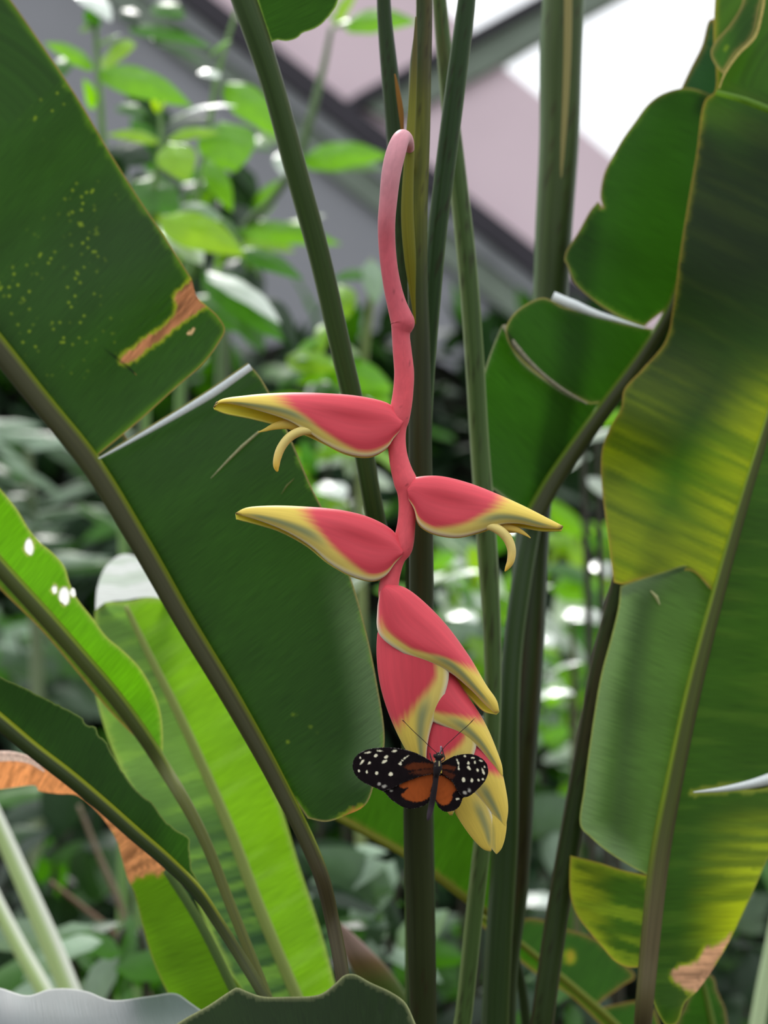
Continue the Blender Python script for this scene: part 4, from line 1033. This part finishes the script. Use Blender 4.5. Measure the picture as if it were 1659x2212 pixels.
# ================================================================== greenhouse end wall, in the plane Y = WY
WY = 5.6
M_GREY = flat_mat('grey_wall_panel', srgb(136, 137, 142), rough=.6, nscale=3, amt=.05)
M_BEAM = flat_mat('dark_steel_beam', srgb(42, 38, 46), rough=.5, nscale=8)
M_STRIP = flat_mat('pale_metal_strip', srgb(165, 168, 172), rough=.5, nscale=8)
M_GREEN = flat_mat('grey_green_painted_frame', srgb(118, 130, 116), rough=.5, nscale=8)
M_MAUVE = flat_mat('mauve_shade_panel', srgb(218, 196, 204), rough=.7, nscale=3, amt=.04)
M_SOIL = flat_mat('damp_dark_soil', srgb(62, 54, 44), rough=.95, nscale=14, amt=.4, bump=.6)


def prism(name, poly, y0, y1, mat, parent=None):
    """pixel polygon (traced at the wall's distance) extruded from y0 to y1"""
    c = [PY(x, y, y0) for x, y in poly]
    V = [Vector((p.x, y0, p.z)) for p in c] + [Vector((p.x, y1, p.z)) for p in c]
    n = len(poly)
    Fc = [tuple(range(n)), tuple(range(2 * n - 1, n - 1, -1))] + [(i, i + n, (i + 1) % n + n, (i + 1) % n) for i in range(n)]
    o = mesh_obj(name, V, Fc, mat, parent, smooth=False)
    bm_fix(o)
    return o


def bm_fix(o):
    import bmesh
    b = bmesh.new(); b.from_mesh(o.data)
    bmesh.ops.recalc_face_normals(b, faces=b.faces)
    b.to_mesh(o.data); b.free()


up_ = lambda x: 215 + .777 * (x - 745)           # upper edge of the sloping beam
beam = [(-700, up_(-700)), (2300, up_(2300)), (2300, up_(2300) + 58), (-700, up_(-700) + 58)]
structure(prism('trim_1', beam, WY - .10, WY + .06, M_BEAM))
st_ = [(-700, up_(-700) + 58), (2300, up_(2300) + 58), (2300, up_(2300) + 108), (-700, up_(-700) + 108)]
structure(prism('trim_2', st_, WY - .05, WY + .06, M_STRIP))
gr_ = [(-700, up_(-700) + 120), (2300, up_(2300) + 120), (2300, up_(2300) + 185), (-700, up_(-700) + 185)]
structure(prism('trim_3', gr_, WY - .03, WY, M_GREEN))
wl = [(-700, up_(-700) + 60), (2300, up_(2300) + 60), (2300, 3100), (-700, 3100)]
w = prism('wall_back', wl, WY, WY + .08, M_GREY)
structure(w)
# carry the wall down to the soil
for v in w.data.vertices:
    if v.co.z < .6:
        v.co.z = -.05
# mauve shade panels above the beam, with the open skylights beyond them
win_lo = lambda x: 133 + .845 * (x - 1078)
pan = [(-700, up_(-700) + 20), (760, up_(760) + 20), (775, 213), (1024, 76), (1010, 62), (938, 0), (700, -205), (300, -560), (-700, -1350)]
structure(prism('trim_4', pan, WY, WY + .03, M_MAUVE))
pan2 = [(775, 226), (775, up_(775) + 20), (2300, up_(2300) + 20), (2300, win_lo(2300)), (1330, win_lo(1330)), (1200, win_lo(1200)), (1098, win_lo(1098) + 2), (1082, 141), (1078, 131), (1080, 122), (1000, 160)]
structure(prism('trim_5', pan2, WY, WY + .03, M_MAUVE))
md = lambda x: 213 - .546 * (x - 775)
structure(prism('trim_6', [(745, 222), (775, md(775) - 12), (2300, md(2300) - 12), (2300, md(2300) + 8), (760, 236)], WY - .06, WY + .05, M_BEAM))
structure(prism('trim_7', [(775, md(775) + 8), (2300, md(2300) + 8), (2300, md(2300) + 84), (1160, md(1160) + 84), (1098, md(1098) + 88), (1072, 142), (850, 262)], WY - .03, WY + .05, M_GREEN))
# clear panes of the skylights
m_, t_, out_ = nt('clear_pane')
tb_ = N(t_, 'ShaderNodeBsdfTransparent'); gb_ = N(t_, 'ShaderNodeBsdfGlossy'); gb_.inputs['Roughness'].default_value = .05
mx_ = N(t_, 'ShaderNodeMixShader'); mx_.inputs['Fac'].default_value = .06
t_.links.new(tb_.outputs[0], mx_.inputs[1]); t_.links.new(gb_.outputs[0], mx_.inputs[2]); t_.links.new(mx_.outputs[0], out_.inputs['Surface'])
structure(prism('window_1', [(1024, 76), (938, 0), (700, -205), (1300, -600), (1700, -290)], WY + .012, WY + .018, m_))
structure(prism('window_2', [(1078, 131), (2300, win_lo(2300)), (2300, -530), (1100, 115)], WY + .012, WY + .018, m_))
# soil
fl = mesh_obj('floor', [(-6, -2, 0), (6, -2, 0), (6, 9, 0), (-6, 9, 0)], [(0, 1, 2, 3)], M_SOIL, smooth=False)
structure(fl)

# ================================================================== background plants
M_BG = plant_mat('broad_leaf_tissue', rough=.35, trans=.45, vein=(6, 2), vein_amt=.12, bump=.1, spec=.4)
M_HEDGE = plant_mat('hedge_leaf_tissue', rough=.5, trans=.3, vein=(6, 2), vein_amt=.12, bump=.1, spec=.2)
M_BGW = plant_mat('glossy_leaf_painted_glint', rough=.25, trans=.2, vein=(6, 2), vein_amt=.1, bump=.1, spec=.9)
M_TWIG = plant_mat('green_twig_skin', rough=.5, trans=0, vein=(4, 2), vein_amt=.2, bump=.1)
M_SHADE = flat_mat('twigs_with_painted_shade', srgb(24, 27, 20), rough=.95, spec=.05, nscale=20, amt=.5, bump=.8)


class MB:
    def __init__(self):
        self.v, self.f, self.c, self.t, self.u = [], [], [], [], []

    def leaf(self, a, b, width, nrm, col, tr, sag=.15, fold=.25, shape=.42, nl=9, nw=4):
        """leaf from a to b; nrm: the side it shows; sag bends the tip down, fold makes a V along the midrib"""
        a = np.array(a, float); b = np.array(b, float)
        ax = b - a; L = np.linalg.norm(ax); ax = ax / max(L, 1e-6)
        nrm = np.array(nrm, float); nrm -= ax * (nrm @ ax)
        q = np.linalg.norm(nrm)
        nrm = nrm / q if q > 1e-4 else np.array((0, -1, 0.))
        sd = np.cross(ax, nrm)
        o = len(self.v)
        for i in range(nl + 1):
            t = i / nl
            w = width * .5 * (t ** .62) * ((1 - t) ** .95) * 2.72 if 0 < t < 1 else width * .004
            c = a + ax * (L * t) + nrm * (L * sag * 4 * t * (1 - t) * .5)
            for j in range(-nw, nw + 1):
                k = j / nw
                p = c + sd * (w * k) + nrm * (-abs(k) * w * fold + .06 * w * math.sin(t * 17 + k * 3))
                self.v.append(p)
                m = .82 if j == 0 else 1.0
                self.c.append(np.asarray(col) * (1.18 if j == 0 else 1)); self.t.append(np.asarray(tr) * m)
                self.u.append((t * L * 14 - abs(k) * .5, k * .6))
        n = 2 * nw + 1
        for i in range(nl):
            for j in range(n - 1):
                self.f.append((o + i * n + j, o + i * n + j + 1, o + (i + 1) * n + j + 1, o + (i + 1) * n + j))

    def build(self, name, mat, parent):
        return mesh_obj(name, self.v, self.f, mat, parent, cols=np.array(self.c), trc=np.array(self.t), uvs=np.array(self.u))


BGC = {
    'b': (srgb(92, 152, 26), srgb(150, 222, 4)),    # bright, lit through
    'y': (srgb(118, 168, 28), srgb(185, 230, 6)),
    'm': (srgb(60, 108, 32), srgb(80, 150, 12)),
    'd': (srgb(38, 62, 38), srgb(35, 65, 20)),  # dark green, lowered to paint in shade of an overhead canopy
    'w': (srgb(205, 215, 205), srgb(190, 210, 170)),  # white painted as sky glint on a glossy top
    'p': (srgb(78, 104, 76), srgb(75, 110, 50)),
    'g': (srgb(150, 175, 150), srgb(120, 150, 95)),
}


def one_leaf(parent, x0, y0, x1, y1, w, kind, d, dd=.04, tilt=(0, -1, .35), sag=.18, fold=.25):
    m = MB()
    m.leaf(P(x0, y0, d), P(x1, y1, d - dd), 1.45 * w * d / F, tilt, *BGC[kind], sag=sag, fold=fold)
    return m.build('leaf', M_BGW if kind == 'w' else M_BG, parent)


def twig(parent, rows, col=srgb(92, 130, 62), name='stem'):
    return tube(name, parent, px_rows(rows), M_TWIG, col, seg=10, per=5)


# ---- leafy shrub in the upper left
A = thing('broadleaf_shrub', 'bright green leafy shrub behind the largest leaf, upper left, before the grey wall', 'shrub', (P(300, 900, 2.0).x, P(300, 900, 2.0).y, 0))
tilt_up = (0, -.5, .9)
for a in [
    (213, 152, 416, 231, 56, 'b', 1.95), (205, 147, 95, 92, 34, 'b', 1.95), (218, 132, 294, 98, 56, 'y', 1.98), (172, -20, 240, 48, 44, 'w', 2.02, .05, tilt_up),
    (275, 62, 460, 104, 30, 'm', 2.05), (322, 84, 444, 142, 18, 'p', 2.04), (488, 178, 606, 296, 58, 'b', 2.0), (478, 262, 508, 372, 92, 'b', 1.95), (345, 305, 230, 292, 26, 'y', 1.9),
    (365, 308, 405, 392, 62, 'y', 1.88), (362, 300, 474, 288, 26, 'y', 1.9), (365, 262, 512, 230, 30, 'w', 1.96, .05, tilt_up), (345, 470, 530, 552, 66, 'y', 1.9), (352, 488, 438, 574, 62, 'w', 1.93, .05, tilt_up),
    (288, 392, 388, 462, 74, 'm', 1.95), (445, 345, 502, 458, 38, 'b', 2.0), (515, 540, 655, 604, 36, 'm', 1.98), (436, 585, 614, 738, 60, 'm', 2.02), (448, 588, 606, 700, 50, 'w', 1.99, .05, tilt_up),
    (384, 446, 482, 472, 28, 'g', 1.95), (232, 320, 330, 352, 60, 'd', 2.1), (205, 60, 190, 20, 26, 'm', 2.0), (160, 250, 190, 330, 40, 'm', 2.0), (205, 235, 180, 170, 24, 'b', 1.98),
    (340, 245, 330, 215, 12, 'y', 1.9), (348, 240, 362, 218, 10, 'y', 1.9), (440, 150, 470, 170, 34, 'w', 2.0, .02, tilt_up), (215, 100, 262, 75, 26, 'g', 2.0, .03, tilt_up), (180, 70, 205, 45, 24, 'g', 2.0, .03, tilt_up),
    (262, 400, 235, 330, 44, 'd', 2.1), (310, 430, 300, 370, 40, 'd', 2.1), (400, 420, 340, 370, 30, 'd', 2.08), (520, 560, 470, 640, 40, 'd', 2.1), (570, 640, 640, 760, 44, 'd', 2.1),
    (420, 640, 520, 720, 46, 'm', 2.08), (250, 230, 320, 250, 26, 'm', 2.02), (455, 120, 500, 90, 20, 'b', 2.0), (330, 10, 400, 40, 40, 'm', 2.05), (260, 20, 300, 60, 34, 'd', 2.08), (150, 120, 120, 180, 30, 'm', 2.02)]:
    one_leaf(A, *a)
for r in [[(205, 40, 2.0, 6), (212, 150, 2.0, 7), (222, 300, 2.0, 8), (232, 480, 2.0, 9), (250, 800, 2.02, 10), (270, 1300, 2.02, 12)],
          [(345, 240, 1.92, 4), (348, 310, 1.92, 6), (335, 400, 1.93, 7), (320, 600, 1.95, 9), (310, 1300, 1.98, 12)],
          [(512, 20, 2.03, 4), (470, 160, 2.03, 6), (448, 300, 2.03, 7), (425, 420, 2.03, 8), (400, 620, 2.03, 10), (380, 1300, 2.03, 12)],
          [(560, 600, 2.0, 4), (512, 520, 2.0, 6), (470, 480, 2.0, 8), (400, 620, 2.03, 10)]]:
    w_ = px_rows(r)
    if r[-1][1] == 1300:
        w_ = ground_rows(w_)
    tube('stem', A, w_, M_TWIG, srgb(105, 140, 75), seg=10, per=5)

# ---- taller sprig in the middle
B_ = thing('broadleaf_shrub', 'thin sprig with bright leaves between the slim leaning stem and the pink hook', 'shrub', (P(520, 900, 2.3).x, P(520, 900, 2.3).y, 0))
for a in [(740, 52, 902, 48, 50, 'b', 2.2), (735, 55, 702, 30, 26, 'b', 2.2), (718, 45, 770, -10, 44, 'y', 2.22), (722, 62, 756, 44, 30, 'w', 2.18, .03, tilt_up), (650, 345, 840, 338, 56, 'b', 2.2), (648, 352, 832, 366, 36, 'g', 2.22),
          (655, 340, 600, 300, 26, 'm', 2.2), (510, 498, 738, 528, 42, 'b', 2.25), (515, 505, 440, 470, 30, 'm', 2.25), (592, 310, 570, 270, 36, 'g', 2.2, .03, tilt_up), (605, 330, 612, 380, 26, 'w', 2.2, .03, tilt_up)]:
    one_leaf(B_, *a)
r = px_rows([(716, 60, 2.2, 5), (700, 140, 2.2, 7), (672, 250, 2.2, 9), (640, 350, 2.21, 9), (580, 440, 2.22, 9), (530, 490, 2.25, 10), (490, 640, 2.25, 11), (470, 1300, 2.26, 13)])
tube('stem', B_, ground_rows(r), M_TWIG, srgb(88, 112, 68), seg=10, per=5)

# ---- low sprig in the gap left of the central stem
C_ = thing('broadleaf_shrub', 'small bright sprig in the gap between the slim leaning stem and the flower stalk', 'shrub', (P(790, 1200, 2.2).x, P(790, 1200, 2.2).y, 0))
for a in [(800, 590, 716, 606, 24, 'm', 2.1), (735, 615, 748, 690, 44, 'y', 2.12), (800, 560, 812, 660, 36, 'g', 2.1, .03, tilt_up), (620, 770, 730, 800, 46, 'y', 2.1), (700, 790, 850, 842, 60, 'b', 2.1), (760, 780, 640, 830, 40, 'b', 2.12), (720, 810, 700, 880, 50, 'm', 2.14),
          (770, 800, 845, 880, 46, 'b', 2.1), (640, 760, 690, 740, 30, 'b', 2.12), (650, 800, 600, 840, 34, 'm', 2.14), (770, 770, 740, 740, 26, 'w', 2.1, .03, tilt_up), (690, 780, 640, 775, 22, 'g', 2.1, .03, tilt_up), (790, 860, 830, 930, 40, 'm', 2.14), (700, 700, 690, 770, 24, 'y', 2.12)]:
    one_leaf(C_, *a)
r = px_rows([(802, 560, 2.1, 5), (800, 660, 2.11, 8), (788, 760, 2.12, 9), (780, 900, 2.14, 10), (780, 1300, 2.16, 12)])
tube('stem', C_, ground_rows(r), M_TWIG, srgb(120, 135, 80), seg=10, per=5)


# ---- masses of low plants: every plant its own thing, leaves placed around its stems
def bush(label, cx, cy, rx, ry, d, n, kinds, size, seed, name='understory_plant', cat='plant', dz=.08, droop=.3, slim=.45, nl=6, up=.5, shade=None):
    R = random.Random(seed)
    base = P(cx, cy, d)
    t = thing(name, label, cat, (base.x, base.y, 0))
    m = MB()
    for _ in range(n):
        a = R.uniform(0, 2 * math.pi); q = math.sqrt(R.random())
        x, y = cx + rx * q * math.cos(a), cy + ry * q * math.sin(a)
        k = R.choice(kinds)
        L = size * R.uniform(.6, 1.3)
        ang = R.uniform(0, 2 * math.pi)
        z = d + R.uniform(-dz, dz)
        L = L * z / F
        p0 = P(x, y, z)
        dirv = Vector((math.cos(ang), R.uniform(-.55, .25), math.sin(ang) * .7 - droop)).normalized()
        nr = Vector((R.uniform(-.5, .5), R.uniform(-.9, -.1), R.uniform(.1, 1) * up * 2))
        cc, tt = BGC[k]
        f = R.uniform(.75, 1.2)
        m.leaf(p0, p0 + dirv * L, L * slim * R.uniform(.8, 1.2), nr, cc * f, tt * f, sag=R.uniform(.05, .3), fold=R.uniform(.05, .35), nl=nl, nw=2)
    m.build('foliage', M_BG, t)
    for s in range(3):
        x = cx + (s - 1) * rx * .5
        rows = [(P(x + R.uniform(-.3, .3) * rx, cy - ry * .5, d), .0025), (P(x, cy + ry * .3, d), .0035), (Vector((P(x, cy, d).x, P(x, cy, d).y, -.01)), .006)]
        tube('stem', t, rows, M_TWIG, srgb(46, 44, 30), seg=8, per=4)
    return t


def hedge(label, cx, cy, rx, ry, d, seed, n=500, size=170, kinds='dddm', depth=.2):
    R = random.Random(seed)
    c = P(cx, cy, d)
    t = thing('hedge_bush', label, 'bush', (c.x, c.y, 0))
    # inner twigs with painted-in shade, one dark lumpy mass reaching the ground
    V, Fc = [], []
    NU, NV = 40, 22
    sx, sz = rx * d / F, ry * d / F
    for i in range(NV + 1):
        ph = math.pi * i / NV
        for j in range(NU):
            a = 2 * math.pi * j / NU
            p = Vector((math.sin(ph) * math.cos(a), math.sin(ph) * math.sin(a), math.cos(ph)))
            k = 1 + .28 * mnoise.noise(p * 2.2 + Vector((seed, 0, 0))) + .12 * mnoise.noise(p * 6 + Vector((0, seed, 0)))
            q = Vector((c.x + p.x * sx * k, c.y + p.y * depth * k, c.z + p.z * sz * k))
            if p.z < 0:
                q.z = c.z + p.z * max(sz * k, (c.z + .03) * min(1.0, k))
            q.z = max(q.z, -.02)
            V.append(q)
    for i in range(NV):
        for j in range(NU):
            k = (j + 1) % NU
            Fc.append((i * NU + j, i * NU + k, (i + 1) * NU + k, (i + 1) * NU + j))
    mesh_obj('twig_shade_mass', V, Fc, M_SHADE, t)
    m = MB()
    for _ in range(n):
        p = Vector((R.gauss(0, 1), R.gauss(0, 1), R.gauss(0, 1))).normalized()
        if p.y > .35:
            p.y = -p.y
        k = 1 + .28 * mnoise.noise(p * 2.2 + Vector((seed, 0, 0))) + R.uniform(-.02, .06)
        q = Vector((c.x + p.x * sx * k, c.y + p.y * depth * k, c.z + p.z * sz * k))
        if q.z < .1:
            continue
        L = size * R.uniform(.6, 1.3) * d / F
        dv = (Vector((R.uniform(-1, 1), R.uniform(-.8, .2), R.uniform(-1, .4))) + p * .5).normalized()
        cc, tt = BGC[R.choice(kinds)]
        f = R.uniform(.6, 1.15)
        m.leaf(q, q + dv * L, L * .42, p + Vector((R.uniform(-.4, .4), R.uniform(-.4, .1), R.uniform(0, .8))), cc * f, tt * f, nl=6, nw=2)
    m.build('foliage', M_HEDGE, t)
    return t


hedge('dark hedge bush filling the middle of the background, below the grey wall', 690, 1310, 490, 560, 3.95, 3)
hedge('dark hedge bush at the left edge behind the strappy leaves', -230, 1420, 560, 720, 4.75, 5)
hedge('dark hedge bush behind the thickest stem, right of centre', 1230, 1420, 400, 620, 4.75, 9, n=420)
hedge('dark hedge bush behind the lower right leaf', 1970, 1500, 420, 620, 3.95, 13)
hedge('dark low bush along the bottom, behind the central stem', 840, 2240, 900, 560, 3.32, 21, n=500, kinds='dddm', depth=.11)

# strappy pale plant on the left
S_ = thing('strap_leaf_plant', 'strappy grey green plant fanning out behind the largest leaf, left edge', 'plant', (P(60, 1150, 2.66).x, P(60, 1150, 2.66).y, 0))
R_ = random.Random(4)
for k_ in range(30):
    x = R_.uniform(-60, 240); y = R_.uniform(880, 1260)
    a_ = R_.uniform(-.5, .75) + (math.pi if R_.random() < .3 else 0)
    Lp = R_.uniform(150, 300)
    one_leaf(S_, x - Lp * .5 * math.cos(a_), y - Lp * .5 * math.sin(a_), x + Lp * .5 * math.cos(a_), y + Lp * .5 * math.sin(a_), R_.uniform(24, 40), R_.choice('ppgmgp'), 2.66 + R_.uniform(-.06, .06), .06, (R_.uniform(-.3, .3), -.6, .8), .1, .3)
tube('stem', S_, [(P(60, 950, 2.66), .006), (P(70, 1150, 2.66), .008), (P(80, 1500, 2.66), .01), (Vector((P(80, 1500, 2.66).x, P(80, 1500, 2.66).y, -.01)), .012)], M_TWIG, srgb(110, 125, 90), seg=10)

bush('dim plant with large grey green leaves at the left edge, above the nibbled leaf', 60, 1430, 150, 130, 2.98, 34, 'pgpmd', 150, 31)
bush('dim large leaved plant low on the left, behind the pale slim stems', 110, 1890, 190, 250, 2.3, 40, 'dddpm', 190, 32)
bush('green leafed plant low on the left, above the silvery leaf', 240, 2060, 150, 110, 1.7, 22, 'pmmg', 170, 33)
bush('bright leafed plant behind the dark stems, right of the left bracts', 700, 1040, 120, 160, 2.65, 44, 'bbmyw', 130, 34)
bush('bright speckled plant in the gap right of the central stem', 985, 1330, 110, 200, 2.36, 56, 'bbmywg', 120, 35)
bush('bright leafed plant with white glints between the thick stem and its slim neighbour', 1230, 1480, 120, 260, 2.68, 80, 'bbmwmgw', 120, 36)
bush('sparse bright leaves in the dark gap under the torn lobed leaf', 1250, 1160, 90, 60, 2.98, 9, 'bby', 120, 37)
bush('grey green plant low down between the thick stem and slim right stem', 1190, 1850, 110, 160, 2.36, 40, 'dpmdg', 150, 38)
bush('pale leafed plant at the bottom centre, left of the central stem', 780, 1950, 130, 130, 1.82, 34, 'pggmdd', 170, 39)
bush('dim plant at the bottom centre, right of the central stem', 970, 2060, 90, 150, 2.68, 26, 'dmpdg', 150, 40)
bush('grey green plant in the lower right corner behind the browned leaf', 1610, 1980, 150, 240, 2.3, 60, 'ppmdgd', 170, 41)
bush('light leaves peeping past the torn edge of the right leaf', 1290, 930, 60, 110, 2.05, 12, 'gbw', 110, 42)
bush('dim plant behind the slim stems at the bottom, right of the thickest stem', 1180, 2130, 120, 90, 1.82, 24, 'dmpd', 150, 43)

bush('dark green leafy shrub standing behind the bright upper left one, before the grey wall', 390, 470, 190, 170, 2.5, 50, 'mddmby', 170, 44)
# single leaves coloured white to paint skylight glints on their tops
GL = thing('broadleaf_plant', 'scattered white shining leaves among the low plants behind the stems', 'plant', (P(1000, 1500, 2.2).x, P(1000, 1500, 2.2).y, 0))
for a in [(735, 1290, 810, 1225, 80, 'w', 2.1), (700, 1040, 740, 1080, 50, 'w', 2.2), (1225, 1315, 1310, 1350, 56, 'w', 2.1), (1180, 1460, 1260, 1430, 40, 'w', 2.15), (1155, 1500, 1240, 1500, 46, 'w', 2.1), (1160, 1365, 1190, 1400, 40, 'w', 2.1),
          (1290, 1210, 1315, 1250, 40, 'w', 2.1), (950, 1255, 1040, 1235, 36, 'w', 2.2), (975, 1320, 1030, 1345, 44, 'w', 2.2), (1130, 1930, 1190, 1960, 56, 'w', 2.1), (1590, 1650, 1680, 1640, 50, 'w', 2.0), (400, 800, 440, 770, 50, 'w', 2.1),
          (1085, 1140, 1125, 1155, 30, 'w', 2.1), (1155, 1285, 1195, 1265, 30, 'w', 2.1)]:
    one_leaf(GL, *a, dd=.05, tilt=tilt_up)
tube('stem', GL, [(P(1235, 1335, 2.12), .002), (P(1240, 1500, 2.15), .004), (Vector((P(1240, 1500, 2.2).x, P(1240, 1500, 2.2).y, -.01)), .008)], M_TWIG, srgb(90, 95, 60), seg=8)

TW = thing('dry_twig', 'thin bare brown twig leaning behind the orange brown dried leaf', 'twig', (P(330, 2200, 1.9).x, P(330, 2200, 1.9).y, 0))
tube('branch', TW, ground_rows(px_rows([(170, 1740, 1.9, 4), (215, 1850, 1.9, 6), (262, 1960, 1.9, 7), (285, 2060, 1.9, 8), (330, 2200, 1.9, 9)])), M_TWIG, srgb(120, 104, 84), seg=8)
tube('branch', TW, px_rows([(110, 1905, 1.86, 4), (180, 1960, 1.87, 5), (240, 2010, 1.88, 6), (290, 2070, 1.9, 6)]), M_TWIG, srgb(124, 98, 78), seg=8)

# ================================================================== light
W_ = bpy.data.worlds.new('overcast_sky'); SC.world = W_
W_.use_nodes = True
t_ = W_.node_tree; t_.nodes.clear()
o_ = t_.nodes.new('ShaderNodeOutputWorld'); b_ = t_.nodes.new('ShaderNodeBackground')
tc_ = t_.nodes.new('ShaderNodeTexCoord'); sp_ = t_.nodes.new('ShaderNodeSeparateXYZ'); rp_ = t_.nodes.new('ShaderNodeValToRGB')
t_.links.new(tc_.outputs['Generated'], sp_.inputs[0])
mr_ = t_.nodes.new('ShaderNodeMapRange'); mr_.inputs['From Min'].default_value = -1; mr_.inputs['From Max'].default_value = 1
t_.links.new(sp_.outputs['Z'], mr_.inputs['Value']); t_.links.new(mr_.outputs['Result'], rp_.inputs['Fac'])
e = rp_.color_ramp.elements
e[0].position = .44; e[0].color = (.05, .06, .045, 1)
e[1].position = .53; e[1].color = (.62, .64, .66, 1)
e2 = e.new(.75); e2.color = (.95, .98, 1.02, 1)
e3 = e.new(1.0); e3.color = (1.25, 1.27, 1.3, 1)
t_.links.new(rp_.outputs['Color'], b_.inputs['Color']); b_.inputs['Strength'].default_value = 1.0
t_.links.new(b_.outputs[0], o_.inputs['Surface'])
sd_ = bpy.data.lights.new('hazy_sun', 'SUN'); sd_.energy = 1.9; sd_.angle = math.radians(14); sd_.color = (1, .97, .92)
so_ = bpy.data.objects.new('hazy_sun', sd_); COL.objects.link(so_)
# from behind the leaves, high up and a little to the left
so_.rotation_euler = Vector((.18, -.85, -1)).to_track_quat('-Z', 'Y').to_euler()

# ================================================================== camera
cd_ = bpy.data.cameras.new('camera')
cam = bpy.data.objects.new('camera', cd_); COL.objects.link(cam)
cam.location = CAM
cam.rotation_euler = (math.pi / 2 + PITCH, 0, 0)
cd_.sensor_fit = 'HORIZONTAL'; cd_.sensor_width = 24.0
cd_.lens = F / 1659.0 * 24.0
cd_.clip_start = .05; cd_.clip_end = 100
cd_.dof.use_dof = True
cd_.dof.focus_distance = .99
cd_.dof.aperture_fstop = cd_.lens / 11.0
SC.camera = cam
SC.view_settings.view_transform = 'Standard'
SC.view_settings.look = 'None'
SC.view_settings.gamma = 1
SC.view_settings.use_curve_mapping = False
SC.view_settings.exposure = 0.75
